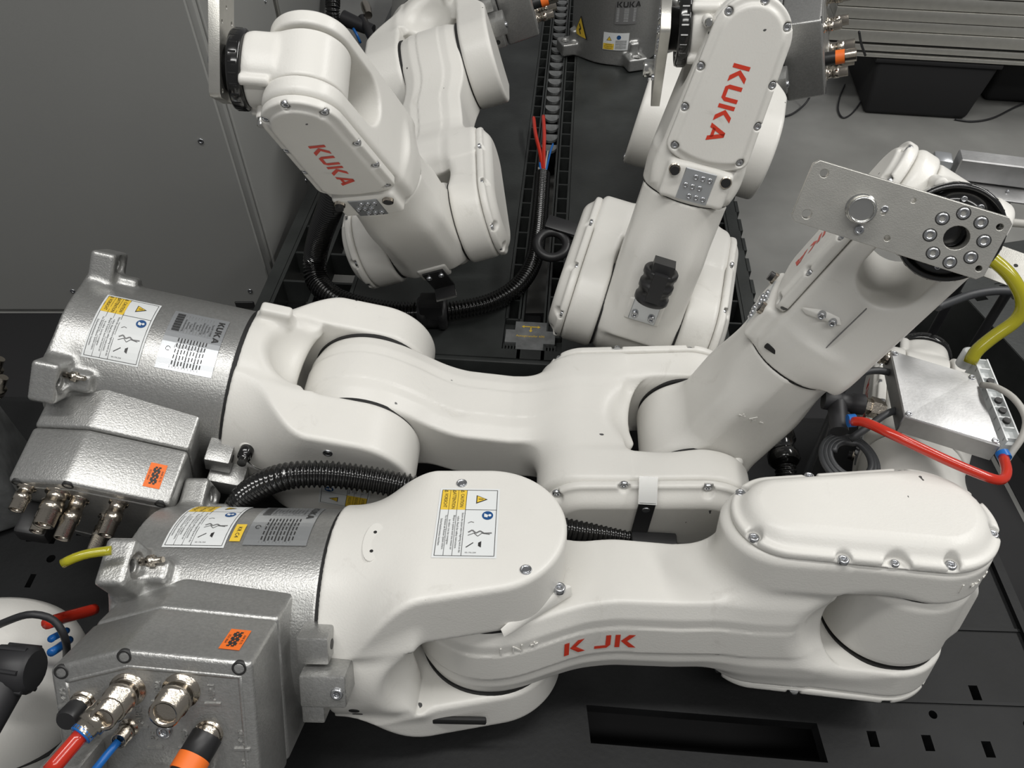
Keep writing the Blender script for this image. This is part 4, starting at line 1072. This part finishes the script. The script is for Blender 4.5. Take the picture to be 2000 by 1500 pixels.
place('bin_lid', MB().cyl((0, 0, 0.240), (0, 0, 0.256), 0, n=48, prof=[(0, .122), (.008, .122), (.012, .116), (.014, .09)]).mesh(), M['black_mat'], bn)
cr = empty('storage_crate', Matrix.Translation((0.985, 2.045, 0)) @ Matrix.Rotation(yaw, 4, 'Z'))
tag(cr, 'black plastic crate on the floor under the aluminium profile', 'crate')
place('crate_body', hull_mesh([(x, y, z) for x, y, z in ((0.0, 0.0, 0.155), (0.32, 0.0, 0.155), (0.32, 0.40, 0.155), (0, 0.4, 0.155), (0.015, 0.004, 0.0), (0.295, 0.004, 0.0), (0.295, 0.38, 0), (0.015, 0.38, 0))], 0.014, 3), M['black_mat'], cr)
place('crate_rim', rbox_mesh((0.160, 0.20, 0.157), (0.164, 0.205, 0.006), 0.003, 2), M['black_mat'], cr)
tc = empty('tool_case', Matrix.Translation((1.36, 2.10, 0)) @ Matrix.Rotation(yaw, 4, 'Z'))
tag(tc, 'black tool case on the floor right of the black crate, under the profile', 'case')
place('case_shell', rbox_mesh((0.22, 0.16, 0.060), (0.21, 0.14, 0.060), 0.016, 3), M['black_mat'], tc)
place('case_lid', rbox_mesh((0.22, 0.16, 0.128), (0.213, 0.143, 0.006), 0.004, 2), M['black'], tc)
place('case_latch', rbox_mesh((0.10, 0.016, 0.095), (0.014, 0.005, 0.014), 0.002), M['screw'], tc)
# ------------------------------------------------------------------ fifth base standing upright at the top, and partly seen robots at the left
be = empty('upright_robot', Matrix.Translation((0.285, 2.14, PZ - Z0)) @ Matrix.Rotation(rad(-28), 4, 'Z'))
tag(be, 'upright dark grey robot base with yellow warning triangle, standing on the rear pallet', 'robot')
eb = place('base_casting', G['base'], M['silver'], be, Matrix.Rotation(rad(0), 4, 'Z') @ Matrix.Scale(1.12, 4))
place('base_ring', MB().cyl((0, 0, 0.262), (0, 0, 0.40), 0, n=64, prof=[(0, .120), (.13, .120), (.138, .112)]).mesh(), M['white'], be)
def on_cyl2(R, a0, z0):
    return lambda x, y, z: ((R + z) * math.cos(a0 + x / R), (R + z) * math.sin(a0 + x / R), z0 + y)
p = Print(); p.poly('ink', [(-.026, -.020), (.026, -.020), (0, .030)], [(0, 1, 2)], .0004)
tri = [(-.022, -.0175), (-.011, -.0175), (0, -.0175), (.011, -.0175), (.022, -.0175), (.011, .004), (0, .025), (-.011, .004)]
p.poly('yellow', tri, [(0, 1, 7), (1, 2, 7), (2, 6, 7), (2, 5, 6), (2, 3, 5), (3, 4, 5)], .0009)
p.line('ink', [(-.004, .010), (.003, .000), (-.003, -.003), (.003, -.012)], .0035, .0014)
p.build('warning_triangle', eb, on_cyl2(0.1085, rad(28 - 148), 0.095))
p = Print(); p.rect('paper', 0, -0.040, 0.060, 0.0, .0004, 10, 6); p.rect('yellow', 0.001, -0.039, 0.026, -0.025, .0007, 5, 2)
p.poly('ink', [(.008, -.018), (.020, -.018), (.014, -.008)], [(0, 1, 2)], .0008); p.poly('yellow', [(.0095, -.0172), (.0185, -.0172), (.014, -.0095)], [(0, 1, 2)], .0011)
for k in range(3): p.text('ink', ('CAUTION', 'ATTENTION', 'VORSICHT')[k], .0036, .0135, -.0275 - k * .0043, .0010)
p.poly('blueprint', [(.036 + .005 * math.cos(a * PI / 8), -.010 + .005 * math.sin(a * PI / 8)) for a in range(16)], [tuple(range(16))], .0008)
for k in range(7): p.line('ink', [(.029, -.018 - k * .003), (.042, -.018 - k * .003), (.055, -.018 - k * .003)], .0010, .0008)
p.build('warning_label', eb, on_cyl2(0.1085, rad(28 - 112), 0.105))
p = Print(); p.rect('grey_ink', 0, -.05, .05, 0, .0004, 10, 4); v_, f_, wd_ = poly_letters('KUKA', .012); p.poly('ink', [(a + .002, b - .012) for a, b in v_], f_, .0009)
for k in range(10): p.line('paper', [(.003, -.016 - k * .003), (.025, -.016 - k * .003), (.047, -.016 - k * .003)], .0006, .0008)
p.build('type_plate', eb, on_cyl2(0.1085, rad(28 - 100), 0.175))

lr = empty('robot_shoulder', Matrix.Translation(W(-20, 1330, 0.290)))
tag(lr, 'rounded white robot shoulder at the lower left edge, behind the black plug', 'robot')
place('shoulder_housing', MB().cyl((0, 0, -0.11), (0, 0, 0.06), 0, n=64, prof=[(0, .085), (.004, .092), (.100, .096), (.130, .094), (.150, .085), (.160, .070), (.168, .040), (.170, .012)]).mesh(), M['white'], lr, Matrix.Rotation(rad(18), 4, 'Y') @ Matrix.Rotation(rad(-25), 4, 'X'))
seam_disc(lr, 'joint_seam', (0.0, -0.006, -0.030), (0.31, 0.40, 0.86), 0.0958, 0.0016)
pg = empty('angled_plug', Matrix.Translation(W(30, 1300, 0.42)))
tag(pg, 'black angled plug with cable at the lower left edge', 'plug')
place('plug_body', MB().cyl((-0.05, 0, 0.0), (0.018, -0.004, 0.0), 0, n=20, prof=[(0, .014), (.03, .014), (.034, .020), (.066, .021), (.07, .017)]).cyl((0.0, 0, 0), (-0.012, -0.055, -0.01), 0.017, 0.015, 18).mesh(), M['rubber'], pg)
for k in range(6):
    a = k * PI / 3; place('grip_rib', MB().cyl((-0.014, 0.0195 * math.cos(a), 0.0195 * math.sin(a)), (0.016, -0.004 + 0.0205 * math.cos(a), 0.0205 * math.sin(a)), 0.0022, n=8).mesh(), M['rubber'], pg)
def cable(name, pts, r, m, label, cat='cable', group=None, step=0.006, n=12):
    o = place(name, tube([W(*q) for q in pts], r, n, step), M[m]); tag(o, label, cat, group); return o
cable('black_cable', [(-30, 1235, .40), (10, 1215, .42), (60, 1200, .43), (105, 1212, .42), (128, 1250, .40), (130, 1290, .34)], .0035, 'rubber', 'thin black cable looping over the white shoulder, lower left')
cable('red_hose', [(92, 1217, .40), (105, 1213, .39), (130, 1205, .36), (185, 1190, .33)], .0060, 'red', 'short red hose end beside the white shoulder, lower left', 'hose')
cable('blue_tube', [(100, 1248, .38), (106, 1244, .37), (130, 1232, .34)], .0035, 'blue', 'upper blue tube end beside the white shoulder, lower left', 'tube')
cable('blue_tube', [(100, 1274, .38), (110, 1268, .37), (135, 1250, .33)], .0042, 'blue', 'lower blue tube end beside the white shoulder, lower left', 'tube')
cable('yellow_cable', [(122, 1101, .46), (145, 1090, .462), (175, 1081, .462), (218, 1075, .46)], .0045, 'yellow_hose', 'short yellow cable end screwed to the lug of the nearest robot base')
gl = empty('connector_housing_unit', Matrix.Translation(W(0, 850, 0.24)))
tag(gl, 'dark grey connector housing at the left edge with two nickel plugs', 'housing')
place('housing', rbox_mesh((-0.06, -0.03, 0.0), (0.07, 0.075, 0.085), 0.010, 3), M['pallet_lt'], gl, Matrix.Rotation(rad(25), 4, 'Z'))
for dx, dy, dz in ((0.006, 0.055, 0.085), (0.026, 0.020, 0.085)):
    cyl_part(gl, 'nickel_plug', 'nickel', (dx - 0.010, dy - 0.012, dz - 0.02), (dx + 0.018, dy + 0.004, dz + 0.014), [(0, .009), (.014, .009), (.014, .011), (.026, .011), (.026, .007), (.044, .006)], 18)

# ------------------------------------------------------------------ hoses
def hose(name, pts, r, label):
    o = place(name, corrugated([W(*q) for q in pts], r), M['black_gloss']); tag(o, label, 'hose'); return o
hose('corrugated_hose', [(655, 365, .42), (645, 405, .37), (628, 450, .30), (616, 500, .22), (618, 545, .185), (650, 580, .178), (700, 600, .175), (770, 612, .175), (835, 612, .178)], .0215, 'thick black corrugated hose curving between the grey cabinet and the rear left robot arm')
hose('corrugated_hose', [(838, 612, .178), (900, 604, .175), (960, 590, .172), (1010, 560, .172), (1040, 515, .172), (1050, 460, .172), (1056, 400, .172), (1060, 342, .172)], .0170, 'black corrugated hose with open wire ends lying over the pallet ladder strip')
hose('corrugated_hose', [(452, 1005, .28), (490, 960, .33), (550, 932, .36), (630, 926, .36), (720, 936, .345), (800, 952, .335), (870, 975, .32), (980, 1005, .30), (1110, 1034, .28), (1200, 1046, .26), (1300, 1064, .24)], .0165, 'black corrugated hose passing between the nearest and the middle robot arm')
hose('corrugated_hose', [(652, -60, .32), (650, 0, .30), (652, 40, .26), (668, 90, .20)], .0190, 'black corrugated hose hanging at the top, left of the rear robot shoulder')
hose('corrugated_hose', [(1532, 1010, .20), (1536, 950, .215), (1532, 900, .225), (1524, 862, .23)], .0150, 'short black corrugated hose standing between the middle arm and the coiled cable')
hc = empty('hose_coupling', Matrix.Translation(W(1526, 880, .235)))
tag(hc, 'black hose coupling right of the lower end of the middle robot forearm', 'coupling')
place('coupling_body', MB().cyl((0, -0.022, 0), (0, 0.030, 0.004), 0, n=28, prof=[(0, .019), (.004, .022), (.014, .022), (.016, .019), (.034, .019), (.036, .023), (.048, .023), (.052, .020)]).mesh(), M['black_gloss'], hc)
cl = empty('hose_coupling', Matrix.Translation(W(845, 612, .178)))
tag(cl, 'black plastic hose coupling under the bracket of the rear left robot elbow', 'coupling')
place('coupling_body', MB().cyl((-0.026, 0, 0), (0.026, 0.002, 0), 0, n=32, prof=[(0, .026), (.004, .030), (.014, .030), (.016, .026), (.036, .026), (.038, .030), (.048, .030), (.052, .025)]).mesh(), M['black'], cl)
place('clamp_foot', rbox_mesh((0, -0.004, 0.020), (0.020, 0.020, 0.016), 0.003), M['black'], cl)
for k, (m, r, pts, lb) in enumerate([
    ('red', .0045, [(1042, 230, .185), (1046, 262, .185), (1055, 300, .18), (1062, 345, .172)], 'left red wire tube rising from the open hose end'),
    ('red', .0045, [(1061, 227, .19), (1063, 262, .188), (1062, 300, .182), (1062, 345, .172)], 'right red wire tube rising from the open hose end'),
    ('blue', .0022, [(1080, 281, .185), (1074, 300, .182), (1064, 345, .172)], 'thin blue wire end right of the red tubes'),
    ('blue', .0022, [(1054, 318, .18), (1056, 332, .178), (1060, 348, .172)], 'short blue wire end at the hose mouth'),
    ('cable_lt', .0018, [(1070, 295, .182), (1066, 320, .178), (1062, 348, .172)], 'silver braided wire end at the hose mouth'),
    ('cable_lt', .0024, [(1052, 328, .178), (1056, 338, .175), (1060, 350, .172)], 'white wire end at the hose mouth')]):
    cable('wire_end', pts, r, m, lb, 'wire')
# split ring hose holder left of the rear right arm
hh = empty('hose_holder', Matrix.Translation(W(1078, 478, .24)))
tag(hh, 'black ring shaped hose holder on a steel bracket beside the rear right robot arm', 'hose holder')
Rr = Matrix.Rotation(rad(20), 4, 'X')
hm = MB()
path = [Vector((0.027 * math.cos(a), 0.027 * math.sin(a), 0)) for a in np.linspace(0, 2 * PI, 41)]
place('ring', sweep(path, lambda i: 0.0085, 14, cap=False), M['black'], hh, Rr @ Matrix.Scale(1.0, 4))
place('yoke', rbox_mesh((0.010, 0.038, 0.004), (0.034, 0.014, 0.010), 0.003), M['black'], hh, Rr @ Matrix.Rotation(rad(-20), 4, 'Z'))
place('steel_bracket', MB().box((0.050, 0.024, 0.012), (0.016, 0.012, 0.0012)).box((0.065, 0.010, 0.004), (0.0012, 0.016, 0.010)).box((0.048, 0.004, -0.004), (0.018, 0.0012, 0.010)).mesh(), M['steel'], hh)
# clamp and plugs above the left hose
pc = empty('cable_plug', Matrix.Translation(W(692, 35, .26)))
tag(pc, 'black cable plugs with nickel sleeve at the top, behind the rear left forearm', 'plug')
place('plug_body', MB().cyl((-0.03, 0, 0), (0.05, -0.03, -0.02), 0.020, 0.015, 20).cyl((0.02, 0.0, 0), (0.060, -0.09, -0.03), 0.012, 0.010, 16).mesh(), M['rubber'], pc)
cyl_part(pc, 'nickel_sleeve', 'nickel', (0.022, 0.060, 0.01), (0.040, -0.010, 0.01), [(0, .012), (.03, .013), (.05, .011), (.07, .010)], 18)
cable('blue_tube', [(700, 42, .25), (712, 58, .24), (724, 78, .22)], .0035, 'blue', 'right blue tube end at the top behind the rear left forearm', 'tube')
cable('blue_tube', [(690, 56, .25), (697, 68, .24), (704, 84, .22)], .0035, 'blue', 'left blue tube end at the top behind the rear left forearm', 'tube')

# ------------------------------------------------------------------ control box, cables on the nearest arm's forearm
ZB = 0.46
P1, P2, P3, P4 = W(1738, 683, ZB), W(1906, 733, ZB), W(1956, 872, ZB), W(1766, 814, ZB - 0.002)
bxm = hull_mesh([tuple(q) for q in (P1, P2, P3, P4)] + [tuple(q - Vector((0, 0, 0.026))) for q in (P1, P2, P3, P4)], 0.0012, 1)
bx = place('aluminium_box', bxm, M['alu_box'])
tag(bx, 'flat scratched aluminium box on the forearm of the nearest robot arm', 'box')
for q in ((P1 * .95 + P3 * .05), (P2 * .94 + P4 * .06), (P3 * .95 + P1 * .05), (P4 * .94 + P2 * .06)):
    screw(bx, q + Vector((0, 0, 0.0004)), (0, 0, 1), 0.0035, 0.0015)
place('box_lid', hull_mesh([tuple(q + Vector((0, 0, 0.0005))) for q in (P1 * .985 + P3 * .015, P2 * .985 + P4 * .015, P3 * .985 + P1 * .015, P4 * .985 + P2 * .015)] + [tuple(q + Vector((0, 0, -0.002))) for q in (P1 * .985 + P3 * .015, P2 * .985 + P4 * .015, P3 * .985 + P1 * .015, P4 * .985 + P2 * .015)], 0.0, 1), M['alu_box'], bx)
cyl_part(bx, 'coax_plug', 'nickel', W(1738, 700, ZB - .010), W(1712, 688, ZB - .010), [(0, .009), (.006, .009), (.006, .011), (.014, .011), (.014, .009), (.020, .009)], 18)
# ribbed white module along the right side
md = empty('ribbed_module', Matrix.Translation(W(1935, 790, ZB - .012)))
tag(md, 'white ribbed plastic module on the right side of the aluminium box', 'module')
e = (P3 - P2).normalized(); nrm = Vector((e.y, -e.x, 0)); nrm = nrm if nrm.x > 0 else -nrm
o0 = W(1898, 705, ZB - .006) - md.location; o1 = W(1962, 866, ZB - .006) - md.location; L_ = (o1 - o0).length; d_ = (o1 - o0).normalized(); nn = Vector((-d_.y, d_.x, 0)); nn = nn if nn.x > 0 else -nn
mm = MB()
def seg(a, b, w0, w1, z0, z1):
    q = [o0 + d_ * a + nn * w0, o0 + d_ * b + nn * w0, o0 + d_ * b + nn * w1, o0 + d_ * a + nn * w1]
    mm.add([(v.x, v.y, z0) for v in q] + [(v.x, v.y, z1) for v in q], [(3, 2, 1, 0), (4, 5, 6, 7), (0, 1, 5, 4), (1, 2, 6, 5), (2, 3, 7, 6), (3, 0, 4, 7)])
seg(0, L_, 0.0, 0.016, -0.014, 0.004); seg(0, L_, 0.0, 0.0015, 0.004, 0.011); seg(0, L_, 0.0145, 0.016, 0.004, 0.011)
for k in range(9): seg(L_ * k / 8.4, L_ * k / 8.4 + 0.0016, 0.0, 0.016, 0.004, 0.010)
mo = place('module_body', mm.mesh(), M['paper'], md)
for k in (2, 4, 5, 6):
    c = o0 + d_ * (L_ * (k + .5) / 8.4) + nn * .008; cyl_part(mo, 'slotted_terminal', 'dark', c + Vector((0, 0, .004)), c + Vector((0, 0, .007)), [(0, .004), (.003, .004)], 14)
cyl_part(md, 'round_gland', 'paper', o0 + Vector((-0.004, 0.004, -0.01)), o0 + Vector((-0.004, 0.004, 0.012)), [(0, .009), (.02, .009), (.022, .007)], 18)
cable('yellow_hose', [(1890, 524, .52), (1915, 496, .56), (1945, 512, .56), (1978, 545, .55), (1998, 590, .53), (1985, 625, .51), (1940, 658, .49), (1908, 685, .475), (1894, 709, .462)], .0075, 'yellow_hose', 'thick yellow hose curving down to the ribbed white module', 'hose', n=18)
cable('red_hose', [(1664, 823, .455), (1690, 825, .465), (1735, 845, .475), (1800, 876, .475), (1870, 908, .47), (1935, 934, .465), (1958, 936, .46), (1966, 920, .458), (1960, 893, .452)], .0052, 'red', 'bright red hose running below the aluminium box', 'hose', n=18)
for px, py, z, k in ((1663, 822, .453, 'left'), (1960, 890, .451, 'right')):
    q = W(px, py, z); o = place('blue_collar', MB().cyl(q - Vector((.004, 0, 0)), q + Vector((.004, 0, .001)), .0072, n=18).mesh() if k == 'left' else MB().cyl(q - Vector((0, .004, 0)), q + Vector((0, .004, 0)), .0068, n=18).mesh(), M['blue'])
    tag(o, 'blue push-in collar at the %s end of the bright red hose' % k, 'collar')
cable('black_cable', [(1740, 728, .445), (1715, 724, .45), (1685, 729, .45), (1652, 755, .44), (1625, 806, .41), (1602, 862, .37), (1580, 915, .32), (1570, 940, .29)], .0042, 'cable', 'black cable arching from the left side of the aluminium box')
cable('black_cable', [(1752, 800, .44), (1725, 812, .44), (1690, 838, .43), (1660, 858, .42)], .0042, 'cable', 'short black cable from the aluminium box to the coil')
coil = []
c0 = W(1658, 900, .40)
for k in range(0, 3 * 20 + 6):
    a = 2 * PI * k / 20 + 1.2; rr = .031 - .004 * (k // 20); coil.append(c0 + Vector((rr * .95 * math.cos(a), rr * 1.15 * math.sin(a), .002 * (k / 20))))
o = place('coiled_cable', sweep(resample(bez(coil, 300), .004), lambda i: .0036, 12), M['cable']); tag(o, 'small coil of black cable hanging beside the nearest robot forearm', 'cable')
pl = empty('angled_plug', Matrix.Translation(W(1652, 788, .44)))
tag(pl, 'black angled plug on a nickel socket left of the aluminium box', 'plug')
place('plug_body', MB().cyl((-0.024, 0.006, 0), (0.020, -0.002, 0), 0, n=20, prof=[(0, .011), (.016, .012), (.018, .010), (.03, .010), (.032, .012), (.044, .012)]).cyl((-0.010, 0.0, 0), (-0.016, -0.036, -0.006), .0105, .010, 18).mesh(), M['rubber'], pl)
cyl_part(pl, 'nickel_nut', 'nickel', (0.020, -0.002, 0), (0.044, -0.008, -0.004), [(0, .009), (.006, .009), (.006, .012), (.016, .012), (.016, .010), (.022, .010)], 6)
cable('grey_cable', [(1918, 752, .462), (1945, 756, .475), (1980, 778, .48), (2003, 815, .475), (1998, 850, .465), (1975, 885, .45), (1962, 905, .44)], .0036, 'cable_lt', 'light grey cable looping at the right of the white module')
cable('grey_cable', [(1830, 600, .40), (1862, 588, .40), (1900, 575, .40), (1950, 568, .40), (2020, 572, .40)], .0060, 'cable', 'dark grey cable crossing under the yellow hose')
cable('white_pipe', [(1935, 438, .50), (1960, 434, .50), (2030, 440, .50)], .0055, 'cable_lt', 'off-white hose running out at the right edge beside the black flange', 'hose')
# sheet metal tray behind the flange plate
tr = empty('sheet_metal_tray', Matrix.Translation(W(1925, 350, .50)))
tag(tr, 'light sheet metal tray behind the black flange of the middle robot arm', 'tray')
Rt = Matrix.Rotation(rad(-14), 4, 'Z')
place('tray_body', rbox_mesh((0.010, 0.012, 0.010), (0.052, 0.014, 0.016), 0.0015, 1), M['alu_box'], tr, Rt)
place('base_sheet', rbox_mesh((0.010, -0.004, -0.010), (0.080, 0.030, 0.0015), 0.0005, 1), M['alu_box'], tr, Rt)
place('clear_cover', rbox_mesh((-0.058, 0.020, 0.004), (0.012, 0.014, 0.012), 0.003, 2), M['plate'], tr, Rt)
place('support_post', MB().cyl((0.045, 0.0, -0.012), (0.045, 0.0, -0.35), .007, n=14).mesh(), M['rubber'], tr)
for x in (-0.03, 0.03, 0.055): screw(tr, Rt @ Vector((x, -0.012, -0.008)), (0, 0, 1), .0025, .002)
pf = empty('perforated_plate', Matrix.Translation(W(1960, 518, .40)))
tag(pf, 'brownish perforated metal plate behind the yellow hose', 'plate')
cu_ = deck_panel('plate_sheet', pf, -0.050, 0.060, -0.030, 0.030, [rect(-0.020, 0.010, 0.014, 0.003), rect(-0.018, -0.012, 0.012, 0.003), rnd(0.014, 0.006, 0.003), rnd(0.022, -0.012, 0.003), rect(0.04, 0.0, 0.012, 0.003)], 'alu', 0.0, 0.002)
cu_.matrix_local = Matrix.Rotation(rad(-38), 4, 'Z') @ Matrix.Rotation(rad(20), 4, 'X')
place('plate_post', MB().cyl((0.03, 0.0, -0.004), (0.03, 0.0, -0.25), .007, n=14).mesh(), M['rubber'], pf)
# thin cables on the floor, top right
cable('floor_cable', [(1592, 142, .10), (1588, 170, .06), (1575, 200, .02), (1548, 222, .006), (1520, 230, .004), (1500, 235, .004)], .0028, 'rubber', 'thin black cable hanging from the rear right robot base to the floor')
cable('floor_cable', [(1733, -30, .34), (1722, 50, .22), (1710, 110, .12), (1695, 170, .03), (1670, 215, .004), (1648, 230, .004), (1637, 215, .004), (1640, 190, .004), (1650, 165, .004)], .0024, 'rubber', 'thin black cable looping on the floor left of the black crate')
cable('floor_cable', [(1865, 233, .004), (1900, 237, .004), (1940, 230, .004), (1985, 208, .004), (2030, 190, .004)], .0026, 'rubber', 'thin black cable on the floor right of the black crate')
cable('sensor_lead', [(1678, 62, .30), (1682, 85, .26), (1690, 108, .22)], .0030, 'rubber', 'short black lead with pale tip in front of the aluminium profile')
